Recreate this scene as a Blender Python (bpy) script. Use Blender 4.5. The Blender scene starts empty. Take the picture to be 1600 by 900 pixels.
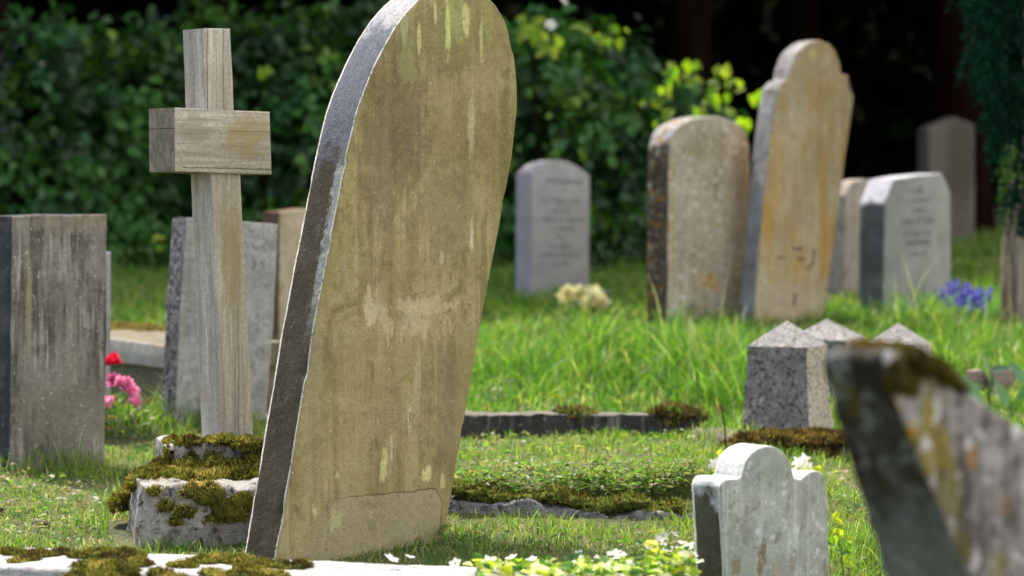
import bpy, bmesh, math, random
import numpy as np
from mathutils import Vector, Matrix, noise

random.seed(7)
RNG = np.random.default_rng(7)
SC = bpy.context.scene
COL = SC.collection
R = math.radians

# ------------------------------------------------------------------ camera
LENS = 85.0
F = 1600 * LENS / 36.0
PITCH = math.atan(120 / F)
FW = Vector((0, math.cos(PITCH), -math.sin(PITCH)))
UP = Vector((0, math.sin(PITCH), math.cos(PITCH)))
CAM = Vector((0, 0, 1.0))
cd = bpy.data.cameras.new('camera')
cam = bpy.data.objects.new('camera', cd)
COL.objects.link(cam)
cam.location = CAM
cam.rotation_euler = (math.pi / 2 - PITCH, 0, 0)
cd.lens = LENS
cd.sensor_width = 36
cd.clip_start = 0.05
cd.clip_end = 1000
cd.dof.use_dof = True
cd.dof.focus_distance = 7.15
cd.dof.aperture_fstop = 2.3
SC.camera = cam

# ------------------------------------------------------------------ light
SUN_EL, SUN_AZ = 57.0, -40.0      # azimuth clockwise from +Y (behind the stones, a little to the left)
w = bpy.data.worlds.new('World')
SC.world = w
w.use_nodes = True
nt = w.node_tree
nt.nodes.clear()
sky = nt.nodes.new('ShaderNodeTexSky')
sky.sky_type = 'NISHITA'
sky.sun_disc = False
sky.sun_elevation = R(SUN_EL)
sky.sun_rotation = R(SUN_AZ)
sky.air_density = 0.75
sky.dust_density = 3.0
sky.ozone_density = 0.3
bg = nt.nodes.new('ShaderNodeBackground')
bg.inputs['Strength'].default_value = 0.14
ow = nt.nodes.new('ShaderNodeOutputWorld')
# broken white cloud over the blue, added unseen as neutral fill light
wtc = nt.nodes.new('ShaderNodeTexCoord')
wn = nt.nodes.new('ShaderNodeTexNoise')
wn.inputs['Scale'].default_value = 2.2
wn.inputs['Detail'].default_value = 6
wr = nt.nodes.new('ShaderNodeMapRange')
wr.interpolation_type = 'SMOOTHSTEP'
wr.inputs[1].default_value = .36
wr.inputs[2].default_value = .56
wm = nt.nodes.new('ShaderNodeMix')
wm.data_type = 'RGBA'
wm.inputs[7].default_value = (9.0, 8.7, 8.2, 1)
nt.links.new(wtc.outputs['Generated'], wn.inputs['Vector'])
nt.links.new(wn.outputs[0], wr.inputs[0])
# added cloud kept to the right: fills stone fronts, leaves left faces darker
ws = nt.nodes.new('ShaderNodeSeparateXYZ')
wx = nt.nodes.new('ShaderNodeMapRange')
wx.interpolation_type = 'SMOOTHSTEP'
wx.inputs[1].default_value = -.35
wx.inputs[2].default_value = .45
wmul = nt.nodes.new('ShaderNodeMath')
wmul.operation = 'MULTIPLY'
nt.links.new(wtc.outputs['Generated'], ws.inputs[0])
nt.links.new(ws.outputs[0], wx.inputs[0])
nt.links.new(wx.outputs[0], wmul.inputs[0])
nt.links.new(wr.outputs[0], wmul.inputs[1])
nt.links.new(wmul.outputs[0], wm.inputs[0])
nt.links.new(sky.outputs[0], wm.inputs[6])
nt.links.new(wm.outputs[2], bg.inputs[0])
nt.links.new(bg.outputs[0], ow.inputs[0])
sd = bpy.data.lights.new('sun', 'SUN')
sd.energy = 3.6
sd.angle = R(0.5)
sd.color = (1.0, 0.93, 0.82)
sun = bpy.data.objects.new('sun', sd)
COL.objects.link(sun)
S_DIR = Vector((math.sin(R(SUN_AZ)) * math.cos(R(SUN_EL)), math.cos(R(SUN_AZ)) * math.cos(R(SUN_EL)), math.sin(R(SUN_EL))))
sun.rotation_euler = S_DIR.to_track_quat('Z', 'Y').to_euler()
sun.location = (-5, 10, 20)
SC.view_settings.view_transform = 'Standard'
SC.view_settings.look = 'None'
SC.view_settings.gamma = 1
SC.view_settings.exposure = 1.25
SC.view_settings.use_curve_mapping = False
SC.render.engine = 'CYCLES'
SC.cycles.use_denoising = True
SC.cycles.max_bounces = 6
SC.cycles.transparent_max_bounces = 4

# ------------------------------------------------------------------ helpers
def S(r, g, b):
    f = lambda c: (c / 255 / 12.92) if c / 255 <= 0.04045 else ((c / 255 + 0.055) / 1.055) ** 2.4
    return (f(r), f(g), f(b))

def plot_raise(x, y):
    """the raised grave plot behind the rough kerb, in the middle"""
    a = min(1, max(0, (x + 0.35) / 0.25)) * min(1, max(0, (1.15 - x) / 0.25))
    b = min(1, max(0, (y - 7.5) / 0.15)) * min(1, max(0, (9.4 - y) / 1.7))
    return (0.105 + 0.03 * noise.noise(Vector((x * 4.1, y * 2.2, 5.5)))) * a * b

def G(x, y):
    yy = min(y, 26.0)
    z = 0.055 * (yy - 7.0)
    if y < -2: z = 0.055 * (-9.0)
    n = noise.noise(Vector((x * 0.9, y * 0.9, 3.1))) * 0.018 + noise.noise(Vector((x * 3, y * 3, 1.7))) * 0.007
    return z + n + plot_raise(x, y)

def ray(px, py):
    return Vector((1, 0, 0)) * (px - 800) + UP * (450 - py) + FW * F

def P(px, py, d):
    v = ray(px, py)
    return CAM + v * (d / v.y)

def PG(px, py):
    lo, hi = 2.0, 60.0
    for _ in range(50):
        m = (lo + hi) / 2
        p = P(px, py, m)
        if p.z > G(p.x, p.y): lo = m
        else: hi = m
    return P(px, py, lo)

class Place:
    def __init__(s, px, py, theta, d=None):
        s.O = PG(px, py) if d is None else P(px, py, d)
        s.th = R(theta)
        s.r = Vector((math.cos(s.th), math.sin(s.th), 0))
        s.n = Vector((math.sin(s.th), -math.cos(s.th), 0))
    def world(s, px, py, off=0.0):
        v = ray(px, py)
        o = s.O + s.n * off
        k = (o - CAM).dot(s.n) / v.dot(s.n)
        return CAM + v * k
    def loc(s, p):
        q = p - s.O
        return Vector((q.dot(s.r), -q.dot(s.n), q.z))
    def uv(s, px, py, off=0.0):
        q = s.world(px, py, off) - s.O
        return (q.dot(s.r), q.z)

def tag(o, label=None, cat=None, group=None, kind=None):
    if label: o['label'] = label
    if cat: o['category'] = cat
    if group: o['group'] = group
    if kind: o['kind'] = kind
    return o

def empty(name, loc, rz, label, cat, group=None):
    o = bpy.data.objects.new(name, None)
    COL.objects.link(o)
    o.location = loc
    o.rotation_euler = (0, 0, rz)
    o.empty_display_size = 0.1
    return tag(o, label, cat, group)

def link(name, me, mats, parent=None, loc=None, rz=0):
    o = bpy.data.objects.new(name, me)
    COL.objects.link(o)
    for m in (mats if isinstance(mats, (list, tuple)) else [mats]):
        me.materials.append(m)
    if parent: o.parent = parent
    if loc is not None:
        o.location = loc
        o.rotation_euler = (0, 0, rz)
    return o

def np_mesh(name, V, faces_pattern, n, vpe, mat, cols=None, parent=None, smooth=False):
    """n elements with vpe verts each, one face pattern repeated"""
    me = bpy.data.meshes.new(name)
    V = np.asarray(V, dtype=np.float32).reshape(-1, 3)
    me.vertices.add(len(V))
    me.vertices.foreach_set('co', V.ravel())
    pat = np.concatenate([np.array(f) for f in faces_pattern])
    lens = np.array([len(f) for f in faces_pattern])
    loops = (pat[None, :] + (np.arange(n) * vpe)[:, None]).ravel().astype(np.int32)
    totals = np.tile(lens, n)
    starts = np.concatenate([[0], np.cumsum(totals)[:-1]]).astype(np.int32)
    me.loops.add(len(loops))
    me.loops.foreach_set('vertex_index', loops)
    me.polygons.add(len(totals))
    me.polygons.foreach_set('loop_start', starts)
    if smooth:
        me.polygons.foreach_set('use_smooth', np.ones(len(totals), dtype=bool))
    me.update(calc_edges=True)
    if cols is not None:
        a = me.attributes.new('Col', 'FLOAT_COLOR', 'POINT')
        c = np.ones((n, vpe, 4), dtype=np.float32)
        c[:, :, :3] = np.asarray(cols, dtype=np.float32)[:, None, :]
        a.data.foreach_set('color', c.ravel())
    return link(name, me, mat, parent)

def blades(name, pos, h, wd, az, lean, col, mat, parent=None, up=None):
    n = len(pos)
    pos = np.asarray(pos, float)
    if up is None:
        up = np.tile(np.array([0, 0, 1.0]), (n, 1))
    d = np.stack([np.cos(az), np.sin(az), np.zeros(n)], 1)
    fa = RNG.uniform(0, 2 * np.pi, n)
    sd_ = np.stack([np.cos(fa), np.sin(fa), np.zeros(n)], 1)
    V = np.zeros((n, 7, 3))
    for i, (s, ww) in enumerate(((0, .8), (.4, 1.0), (.75, .6))):
        c = pos + up * (h * s * (1 - 0.25 * lean * s))[:, None] + d * (h * lean * s * s)[:, None]
        V[:, 2 * i] = c - sd_ * (wd * ww / 2)[:, None]
        V[:, 2 * i + 1] = c + sd_ * (wd * ww / 2)[:, None]
    V[:, 6] = pos + up * (h * (1 - 0.25 * lean))[:, None] + d * (h * lean)[:, None]
    return np_mesh(name, V, [(0, 1, 3, 2), (2, 3, 5, 4), (4, 5, 6)], n, 7, mat, col, parent)

def norm(a):
    return a / np.maximum(np.linalg.norm(a, axis=1, keepdims=True), 1e-9)

def leaves(name, pos, dirv, nrm, ln, wd, col, mat, parent=None, fold=0.25, curl=0.25):
    n = len(pos)
    pos = np.asarray(pos, float)
    dirv = norm(dirv)
    side = norm(np.cross(dirv, nrm))
    up = np.cross(side, dirv)
    ln = np.asarray(ln)[:, None]
    wd = np.asarray(wd)[:, None]
    def pt(s, sw, f, c):
        return pos + dirv * ln * s + side * wd * sw + up * (wd * f - ln * c)
    V = np.stack([pt(0, 0, 0, 0), pt(.32, -.5, fold, curl * .1), pt(.32, 0, 0, curl * .1), pt(.32, .5, fold, curl * .1),
                  pt(.68, -.36, fold * .7, curl * .45), pt(.68, 0, 0, curl * .45), pt(.68, .36, fold * .7, curl * .45),
                  pt(1, 0, 0, curl)], 1)
    return np_mesh(name, V, [(0, 1, 2), (0, 2, 3), (1, 4, 5, 2), (2, 5, 6, 3), (4, 7, 5), (5, 7, 6)], n, 8, mat, col, parent)

def tube(name, pts, rad, mat, parent=None, seg=10, rough=0.0):
    bm = bmesh.new()
    rings = []
    pts = [Vector(p) for p in pts]
    for i, p in enumerate(pts):
        t = (pts[min(i + 1, len(pts) - 1)] - pts[max(i - 1, 0)]).normalized()
        a = t.cross(Vector((0.3, 1, 0.1))).normalized()
        b = t.cross(a)
        ring = []
        for k in range(seg):
            an = 2 * math.pi * k / seg
            rr = rad[i] * (1 + rough * noise.noise(Vector((math.cos(an) * 2, math.sin(an) * 2, p.z * 1.5 + p.x))))
            ring.append(bm.verts.new(p + a * math.cos(an) * rr + b * math.sin(an) * rr))
        rings.append(ring)
    for r0, r1 in zip(rings, rings[1:]):
        for k in range(seg):
            bm.faces.new((r0[k], r0[(k + 1) % seg], r1[(k + 1) % seg], r1[k]))
    bm.faces.new(list(reversed(rings[0])))
    bm.faces.new(rings[-1])
    for f in bm.faces: f.smooth = True
    bmesh.ops.recalc_face_normals(bm, faces=bm.faces)
    me = bpy.data.meshes.new(name)
    bm.to_mesh(me); bm.free()
    return link(name, me, mat, parent)

# ------------------------------------------------------------------ outlines and slabs
def catmull(pts, sub=8):
    out = []
    n = len(pts)
    for i in range(n - 1):
        p0, p1, p2, p3 = pts[max(i - 1, 0)], pts[i], pts[i + 1], pts[min(i + 2, n - 1)]
        for k in range(sub):
            t = k / sub
            out.append(tuple(0.5 * (2 * p1[j] + (p2[j] - p0[j]) * t + (2 * p0[j] - 5 * p1[j] + 4 * p2[j] - p3[j]) * t * t
                                    + (3 * p1[j] - p0[j] - 3 * p2[j] + p3[j]) * t ** 3) for j in (0, 1)))
    out.append(tuple(pts[-1]))
    return out

def runs(*rs):
    """each run: ('L', pts) straight or ('S', pts) smooth"""
    out = []
    for kind, pts in rs:
        q = catmull(pts) if kind == 'S' else list(pts)
        for p in q:
            if not out or (abs(p[0] - out[-1][0]) + abs(p[1] - out[-1][1])) > 1e-6:
                out.append(tuple(p))
    return out

def resample(poly, step):
    out = []
    n = len(poly)
    for i in range(n):
        a, b = poly[i], poly[(i + 1) % n]
        L = math.hypot(b[0] - a[0], b[1] - a[1])
        k = max(1, int(round(L / step)))
        for j in range(k):
            t = j / k
            out.append((a[0] + (b[0] - a[0]) * t, a[1] + (b[1] - a[1]) * t))
    return out

def slab(name, pl, px, t, mats, parent=None, bevel=0.008, jitter=0.0015, step=0.014, off=0.0, bury=0.14,
         close='bury', tgrow=0.0, chip=0.0, yrows=5, bback=None, rim=False):
    """a stone whose front face is px (clockwise from bottom left) on the plane of pl, with real thickness t"""
    uv = [pl.uv(a, b, off) for a, b in px]
    if close == 'bury':
        l0, l1 = uv[0], uv[1]
        r0, r1 = uv[-1], uv[-2]
        def ext(p, q):
            dx, dz = p[0] - q[0], p[1] - q[1]
            L = max(1e-6, math.hypot(dx, dz))
            return (p[0] + dx / L * bury, p[1] + dz / L * bury)
        uv = [ext(l0, l1)] + uv + [ext(r0, r1)]
    area = sum(uv[i][0] * uv[(i + 1) % len(uv)][1] - uv[(i + 1) % len(uv)][0] * uv[i][1] for i in range(len(uv)))
    if area < 0: uv = uv[::-1]
    uv = resample(uv, step)
    n = len(uv)
    seed = hash_seed(name, pl.O)
    nr = []
    for i in range(n):
        a, b = uv[i - 1], uv[(i + 1) % n]
        dx, dz = b[0] - a[0], b[1] - a[1]
        L = max(1e-9, math.hypot(dx, dz))
        nr.append((dz / L, -dx / L))       # outward for ccw
    vmax = max(p[1] for p in uv)
    prof = [(bevel, 0.0), (bevel * .45, bevel * .12), (bevel * .12, bevel * .45), (0, bevel)]
    inner = [(0, bevel + (1 - 2 * 0) * k / yrows) for k in range(1, yrows)]
    bm = bmesh.new()
    rings = []
    depth = []
    for ins, y in prof: depth.append((ins, y, None))
    for k in range(1, yrows): depth.append((0, None, k / yrows))
    bb = (bback or bevel) / bevel
    for ins, y in reversed(prof): depth.append((ins * bb, -y * bb, 1))
    for ins, y, fr in depth:
        ring = []
        for i, (u, v) in enumerate(uv):
            tt = t + tgrow * (vmax - v)
            if fr is None: yy = y
            elif fr == 1: yy = tt + y
            else: yy = bevel + (tt - 2 * bevel) * fr
            q = Vector((u * 9 + seed, yy * 9, v * 9))
            j = jitter * (noise.noise(q) + 0.7 * noise.noise(q * 4.3))
            c = 0.0
            if chip and (ins > 0 or yy < bevel * 1.5 or yy > tt - bevel * 1.5):
                m = noise.noise(Vector((u * 14 + seed, yy * 6, v * 14)))
                c = chip * max(0, m - 0.25)
            e = -ins + j - c
            ring.append(bm.verts.new((u + nr[i][0] * e, yy - off, v + nr[i][1] * e)))
        rings.append(ring)
    m_side = 1 if isinstance(mats, (list, tuple)) and len(mats) > 1 else 0
    nb = len(prof)
    for k, (r0, r1) in enumerate(zip(rings, rings[1:])):
        for i in range(n):
            f = bm.faces.new((r0[i], r0[(i + 1) % n], r1[(i + 1) % n], r1[i]))
            f.smooth = True
            f.material_index = 0 if (k < nb - 2 or k > len(rings) - nb) else m_side
            if rim and (k >= len(rings) - nb or k == 2): f.material_index = 2  # third slot: pale tone painted on the bevels as a sun rim
    bm.faces.new(rings[0])
    bm.faces.new(rings[-1][::-1])
    bmesh.ops.recalc_face_normals(bm, faces=bm.faces)
    me = bpy.data.meshes.new(name)
    bm.to_mesh(me); bm.free()
    me.set_sharp_from_angle(angle=R(50))
    if parent is None:
        return link(name, me, mats, None, pl.O, pl.th)
    return link(name, me, mats, parent)

def hash_seed(name, v):
    return (sum(ord(c) for c in name) * 0.37 + v.x * 3.3 + v.y * 1.7) % 50

# ------------------------------------------------------------------ materials
class M:
    def __init__(s, name):
        s.m = bpy.data.materials.new(name)
        s.m.use_nodes = True
        s.t = s.m.node_tree
        s.t.nodes.clear()
        s.out = s.t.nodes.new('ShaderNodeOutputMaterial')
        s.b = s.t.nodes.new('ShaderNodeBsdfPrincipled')
        s.t.links.new(s.b.outputs[0], s.out.inputs[0])
        tc = s.t.nodes.new('ShaderNodeTexCoord')
        s.co = tc.outputs['Object']
    def put(s, sock, val):
        if isinstance(val, bpy.types.NodeSocket): s.t.links.new(val, sock)
        elif isinstance(val, (tuple, list)):
            sock.default_value = tuple(val) + ((1,) if len(val) == 3 and len(sock.default_value) == 4 else ())
        else: sock.default_value = val
    def math(s, op, a, b=0.0, clamp=False):
        n = s.t.nodes.new('ShaderNodeMath'); n.operation = op; n.use_clamp = clamp
        s.put(n.inputs[0], a); s.put(n.inputs[1], b)
        return n.outputs[0]
    def map(s, scale=(1, 1, 1), loc=(0, 0, 0), rot=(0, 0, 0), co=None):
        n = s.t.nodes.new('ShaderNodeMapping')
        s.put(n.inputs[0], co or s.co)
        n.inputs['Location'].default_value = loc
        n.inputs['Rotation'].default_value = rot
        n.inputs['Scale'].default_value = scale
        return n.outputs[0]
    def noise(s, co, scale, detail=5, rough=.6, dist=0):
        n = s.t.nodes.new('ShaderNodeTexNoise')
        s.put(n.inputs['Vector'], co)
        n.inputs['Scale'].default_value = scale
        n.inputs['Detail'].default_value = detail
        n.inputs['Roughness'].default_value = rough
        n.inputs['Distortion'].default_value = dist
        return n.outputs[0]
    def vor(s, co, scale, rand=1.0):
        n = s.t.nodes.new('ShaderNodeTexVoronoi')
        s.put(n.inputs['Vector'], co)
        n.inputs['Scale'].default_value = scale
        n.inputs['Randomness'].default_value = rand
        return n
    def step(s, v, lo, hi, a=0.0, b=1.0):
        n = s.t.nodes.new('ShaderNodeMapRange'); n.interpolation_type = 'SMOOTHSTEP'
        s.put(n.inputs[0], v)
        if lo > hi: lo, hi, a, b = hi, lo, b, a
        for i, x in enumerate((lo, hi, a, b)): n.inputs[i + 1].default_value = x
        return n.outputs[0]
    def mix(s, f, a, b, blend='MIX'):
        n = s.t.nodes.new('ShaderNodeMix'); n.data_type = 'RGBA'; n.blend_type = blend
        s.put(n.inputs[0], f); s.put(n.inputs[6], a); s.put(n.inputs[7], b)
        return n.outputs[2]
    def sep(s, co=None):
        n = s.t.nodes.new('ShaderNodeSeparateXYZ'); s.put(n.inputs[0], co or s.co)
        return n.outputs
    def attr(s, name='Col'):
        n = s.t.nodes.new('ShaderNodeAttribute'); n.attribute_name = name
        return n.outputs['Color']
    def bump(s, h, strength, dist):
        n = s.t.nodes.new('ShaderNodeBump')
        n.inputs['Strength'].default_value = strength
        n.inputs['Distance'].default_value = dist
        s.put(n.inputs['Height'], h)
        return n.outputs[0]

def stone_mat(name, c1, c2, c3=None, scale=5.0, streak=None, specks=(), blobs=(), grain=.25, bump=.5, seed=0.0,
              rough=.9, zones=(), coarse=0.0, patch=None, yedge=None):
    m = M(name)
    base = m.map(loc=(seed, seed * .7, seed * 1.3))
    big = m.noise(base, scale, 8, .62, .4)
    col = m.mix(m.step(big, .35, .65), c1, c2)
    if c3:
        col = m.mix(m.step(m.noise(base, scale * 2.7, 7, .65, .8), .52, .70), col, c3)
    hs = m.noise(base, 60, 6, .7)
    for z0, z1, c, amt in zones:             # tone zone along the height, some hold painted light, ragged border
        zz = m.math('ADD', m.sep()[2], m.math('MULTIPLY', m.math('SUBTRACT', m.noise(base, 14, 6, .7), .5), .35))
        col = m.mix(m.math('MULTIPLY', m.step(zz, z0, z1), amt), col, c)
    if yedge:                                  # a crust creeping round from the front arris
        z0_, z1_, wy, c, amt = yedge
        yy = m.math('ADD', m.sep()[1], m.math('MULTIPLY', m.math('SUBTRACT', m.noise(base, 30, 8, .75), .5), wy * 2.4))
        f = m.math('MULTIPLY', m.step(yy, wy, wy * .6), m.math('MULTIPLY', m.step(m.sep()[2], z0_, z0_ + .25), m.step(m.sep()[2], z1_, z1_ - .1)))
        col = m.mix(m.math('MULTIPLY', f, amt), col, c)
    if streak:
        for k, (c, amt, sx, lo, hi) in enumerate(streak):
            st = m.noise(m.map(scale=(sx, sx, sx * .055), loc=(seed + 3.7 * k, seed, k)), 1.0, 6, .62, .25)
            st = m.math('MULTIPLY', m.step(st, lo - .03, hi - .06), m.step(m.noise(base, 2.2 + k, 3), .36, .62))
            col = m.mix(m.math('MULTIPLY', st, amt), col, c)
    fineb = m.noise(base, 120, 4, .7)
    for bx, bz, rx, rz, c, amt, *rg in blobs:   # stains and lichen colonies where the photograph has them
        x, y, z = m.sep()
        dx = m.math('DIVIDE', m.math('SUBTRACT', x, bx), rx)
        dz = m.math('DIVIDE', m.math('SUBTRACT', z, bz), rz)
        dd = m.math('SQRT', m.math('ADD', m.math('MULTIPLY', dx, dx), m.math('MULTIPLY', dz, dz)))
        rag = rg[0] if rg else 1.6
        nz = m.math('MULTIPLY', m.math('SUBTRACT', m.noise(m.map(scale=(1, 1, .38), loc=(seed + bx * 7, 0, bz * 5)), rg[1] if len(rg) > 1 else 26, 8, .72), .5), rag * 2.3)
        f = m.math('MULTIPLY', m.step(m.math('ADD', dd, nz), 1.05, .6), m.math('MULTIPLY', m.step(fineb, .28, .55, .6, 1.0), amt))
        col = m.mix(f, col, c)
    if patch:                                  # a scaled-off area with a sharp broken edge
        poly, pc, pe = patch
        x, y, z = m.sep()
        x0, x1, zt, zr = poly
        wob = m.math('MULTIPLY', m.math('SUBTRACT', m.noise(m.map(scale=(1, 0, .4)), 13, 4, .6), .5), .035)
        top = m.math('SUBTRACT', m.math('ADD', zt, wob), z)
        right = m.math('SUBTRACT', m.math('ADD', x1, m.math('MULTIPLY', m.math('SUBTRACT', z, zr), .15)), m.math('ADD', x, m.math('MULTIPLY', wob, .5)))
        right = m.math('SUBTRACT', right, m.math('MULTIPLY', m.step(z, zt - .05, zt + .01), .035))
        left = m.math('SUBTRACT', x, m.math('ADD', x0, m.math('MULTIPLY', wob, 2.0)))
        left = m.math('SUBTRACT', left, m.math('MULTIPLY', m.math('SUBTRACT', z, zt - .05), .9))
        e = m.math('MINIMUM', top, right)
        lf = m.step(left, .0, .07)
        col = m.mix(m.math('MULTIPLY', m.math('MULTIPLY', m.step(e, 0, .003), lf), .55), col, pc)
        ed = m.math('MULTIPLY', m.math('MULTIPLY', m.step(e, -.002, 0.0), m.step(e, .005, .001)), m.step(m.noise(base, 9, 3), .42, .55))
        col = m.mix(m.math('MULTIPLY', m.math('MULTIPLY', ed, lf), .6), col, pe)
        hs = m.math('SUBTRACT', hs, m.math('MULTIPLY', m.math('MULTIPLY', m.step(e, 0, .003), lf), .5))
    for sc, lo, hi, c, amt in specks:
        sp = m.step(m.noise(m.map(loc=(seed * 2 + sc, 0, 0)), sc, 4, .6), lo - .03, hi - .04)
        col = m.mix(m.math('MULTIPLY', sp, amt), col, c)
    g = m.noise(base, 220, 3, .7)
    col = m.mix(1.0, col, m.mix(m.step(g, .3, .7), (1 - grain,) * 3, (1 + grain * .5,) * 3), 'MULTIPLY')
    g2 = m.noise(base, 45, 5, .7)
    col = m.mix(1.0, col, m.mix(m.step(g2, .3, .7), (1 - grain * .7,) * 3, (1 + grain * .35,) * 3), 'MULTIPLY')
    m.put(m.b.inputs['Base Color'], col)
    m.b.inputs['Roughness'].default_value = rough
    m.b.inputs['Specular IOR Level'].default_value = .25
    h = m.math('ADD', m.math('MULTIPLY', hs, .5), m.math('MULTIPLY', g, .25))
    if coarse: h = m.math('ADD', h, m.math('MULTIPLY', m.noise(base, 22, 5, .6), coarse))
    m.put(m.b.inputs['Normal'], m.bump(h, bump, .012))
    return m.m

def leaf_mat(name, trans=.4, boost=(1.9, 1.9, .9), rough=.5, spec=.3):
    m = M(name)
    c = m.attr()
    c = m.mix(1.0, c, m.mix(m.step(m.noise(m.co, 30, 3), .3, .7), (.85,) * 3, (1.1,) * 3), 'MULTIPLY')
    m.put(m.b.inputs['Base Color'], c)
    m.b.inputs['Roughness'].default_value = rough
    m.b.inputs['Specular IOR Level'].default_value = spec
    tr = m.t.nodes.new('ShaderNodeBsdfTranslucent')
    m.put(tr.inputs[0], m.mix(1.0, c, boost, 'MULTIPLY'))
    mx = m.t.nodes.new('ShaderNodeMixShader')
    mx.inputs[0].default_value = trans
    m.t.links.new(m.b.outputs[0], mx.inputs[1])
    m.t.links.new(tr.outputs[0], mx.inputs[2])
    m.t.links.new(mx.outputs[0], m.out.inputs[0])
    return m.m

def bark_mat(name, c1, c2, sc=14):
    m = M(name)
    st = m.noise(m.map(scale=(sc, sc, sc * .12)), 1.0, 7, .65, .6)
    m.put(m.b.inputs['Base Color'], m.mix(m.step(st, .35, .65), c1, c2))
    m.b.inputs['Roughness'].default_value = .95
    m.put(m.b.inputs['Normal'], m.bump(st, .9, .03))
    return m.m

def wood_mat(name, axis, lichen, blobs=(), cracks=(), end=False):
    """weathered grey timber, grain along axis ('x' or 'z')"""
    m = M(name)
    def along(f, l): return (f, f, l) if axis == 'z' else (l, f, f)
    gr = m.noise(m.map(scale=along(150, 5)), 1.0, 5, .6, .15)
    wide = m.noise(m.map(scale=along(28, 1.1), loc=(1.7, .3, 2.2)), 1.0, 4, .55, .2)
    fine = m.noise(m.co, 95, 6, .7)
    col = m.mix(m.step(wide, .32, .68), (.33, .31, .265), (.50, .47, .41))
    col = m.mix(1.0, col, m.mix(m.step(gr, .3, .7), (.72,) * 3, (1.12,) * 3), 'MULTIPLY')
    col = m.mix(1.0, col, m.mix(m.step(fine, .3, .7), (.78,) * 3, (1.12,) * 3), 'MULTIPLY')
    mot = m.noise(m.map(scale=(9, 9, 5)), 1.0, 8, .7, .5)
    col = m.mix(m.math('MULTIPLY', m.step(mot, .50, .62), lichen), col, (.30, .26, .155))
    if end:
        ring = m.noise(m.map(scale=(1, 9, 3)), 6.0, 6, .65, 1.0)
        col = m.mix(.8, col, m.mix(m.step(ring, .42, .58), (.075, .066, .048), (.19, .165, .105)))
    for bx, bz, rx, rz, c, amt in blobs:
        x, y, z = m.sep()
        dx = m.math('DIVIDE', m.math('SUBTRACT', x, bx), rx)
        dz = m.math('DIVIDE', m.math('SUBTRACT', z, bz), rz)
        dd = m.math('SQRT', m.math('ADD', m.math('MULTIPLY', dx, dx), m.math('MULTIPLY', dz, dz)))
        nz = m.math('MULTIPLY', m.math('SUBTRACT', m.noise(m.co, 45, 8, .75), .5), 2.6)
        f = m.math('MULTIPLY', m.step(m.math('ADD', dd, nz), 1.15, .5), m.step(fine, .25, .6))
        col = m.mix(m.math('MULTIPLY', f, amt), col, c)
    dark = None
    x, y, z = m.sep()
    for q0, lo, hi, wdt in cracks:            # splits that follow the grain
        across, run = (x, z) if axis == 'z' else (z, x)
        wob = m.math('MULTIPLY', m.math('SUBTRACT', m.noise(m.map(scale=along(3, 7)), 1.0, 4, .6), .5), .014)
        dist_ = m.math('ABSOLUTE', m.math('SUBTRACT', m.math('ADD', across, wob), q0))
        f = m.math('MULTIPLY', m.step(dist_, wdt, wdt * .4), m.math('MULTIPLY', m.step(run, lo, lo + .01), m.step(run, hi, hi - .01)))
        dark = f if dark is None else m.math('MAXIMUM', dark, f)
    if dark is not None: col = m.mix(m.math('MULTIPLY', dark, .85), col, (.035, .028, .02))
    sp = m.step(m.noise(m.co, 170, 3, .7), .58, .70)
    col = m.mix(m.math('MULTIPLY', sp, .4), col, (.10, .085, .06))
    m.put(m.b.inputs['Base Color'], col)
    m.b.inputs['Roughness'].default_value = .9
    m.b.inputs['Specular IOR Level'].default_value = .15
    h = m.math('ADD', m.math('MULTIPLY', gr, .4), m.math('MULTIPLY', fine, .2))
    if dark is not None: h = m.math('SUBTRACT', h, dark)
    m.put(m.b.inputs['Normal'], m.bump(h, .5, .006))
    return m.m

GRASS = leaf_mat('grass blade', .5, (1.5, 1.95, .75), .45, .35)
LEAF = leaf_mat('hedge leaf', .35, (1.6, 2.0, .7), .45, .4)
WOODLEAF = leaf_mat('wood leaf', .2, (1.2, 1.4, .6), .9, .03)
EVER = leaf_mat('evergreen leaf', .12, (1.0, 1.5, .9), .9, .0)
BRIGHT = leaf_mat('young leaf', .6, (1.6, 1.9, .35), .5, .3)
PETAL = leaf_mat('petal', .35, (1.0, 1.0, 1.0), .6, .2)
MOSS = leaf_mat('moss', .25, (1.4, 1.4, .8), .9, .1)
def flat_mat(name, c, c2, sc=30, rough=.9, bump=.4):
    m = M(name)
    n = m.noise(m.co, sc, 6, .65)
    m.put(m.b.inputs['Base Color'], m.mix(m.step(n, .3, .7), c, c2))
    m.b.inputs['Roughness'].default_value = rough
    m.b.inputs['Specular IOR Level'].default_value = .2
    m.put(m.b.inputs['Normal'], m.bump(n, bump, .01))
    return m.m
ENGRAVE = flat_mat('engraved letter', (.10, .10, .105), (.15, .15, .155))
ENGRAVE_TAN = flat_mat('worn letter', (.215, .175, .085), (.31, .26, .135), 70)
CAVITY_SHADE = flat_mat('cavity shade', (.07, .055, .035), (.13, .10, .07))  # dark tone imitates the shade inside cut slits, laid on the face
STEM = flat_mat('green stem', (.07, .11, .03), (.12, .16, .05))
BARK = bark_mat('dark bark', (.004, .0025, .0015), (.009, .006, .004))
BARK.node_tree.nodes['Principled BSDF'].inputs['Specular IOR Level'].default_value = .02
BARK_RED = bark_mat('red bark', (.004, .0016, .001), (.010, .004, .003))
BARK_RED.node_tree.nodes['Principled BSDF'].inputs['Specular IOR Level'].default_value = .02
BARK_TAN = bark_mat('tan bark', (.16, .12, .08), (.5, .41, .3), 22)

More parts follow.
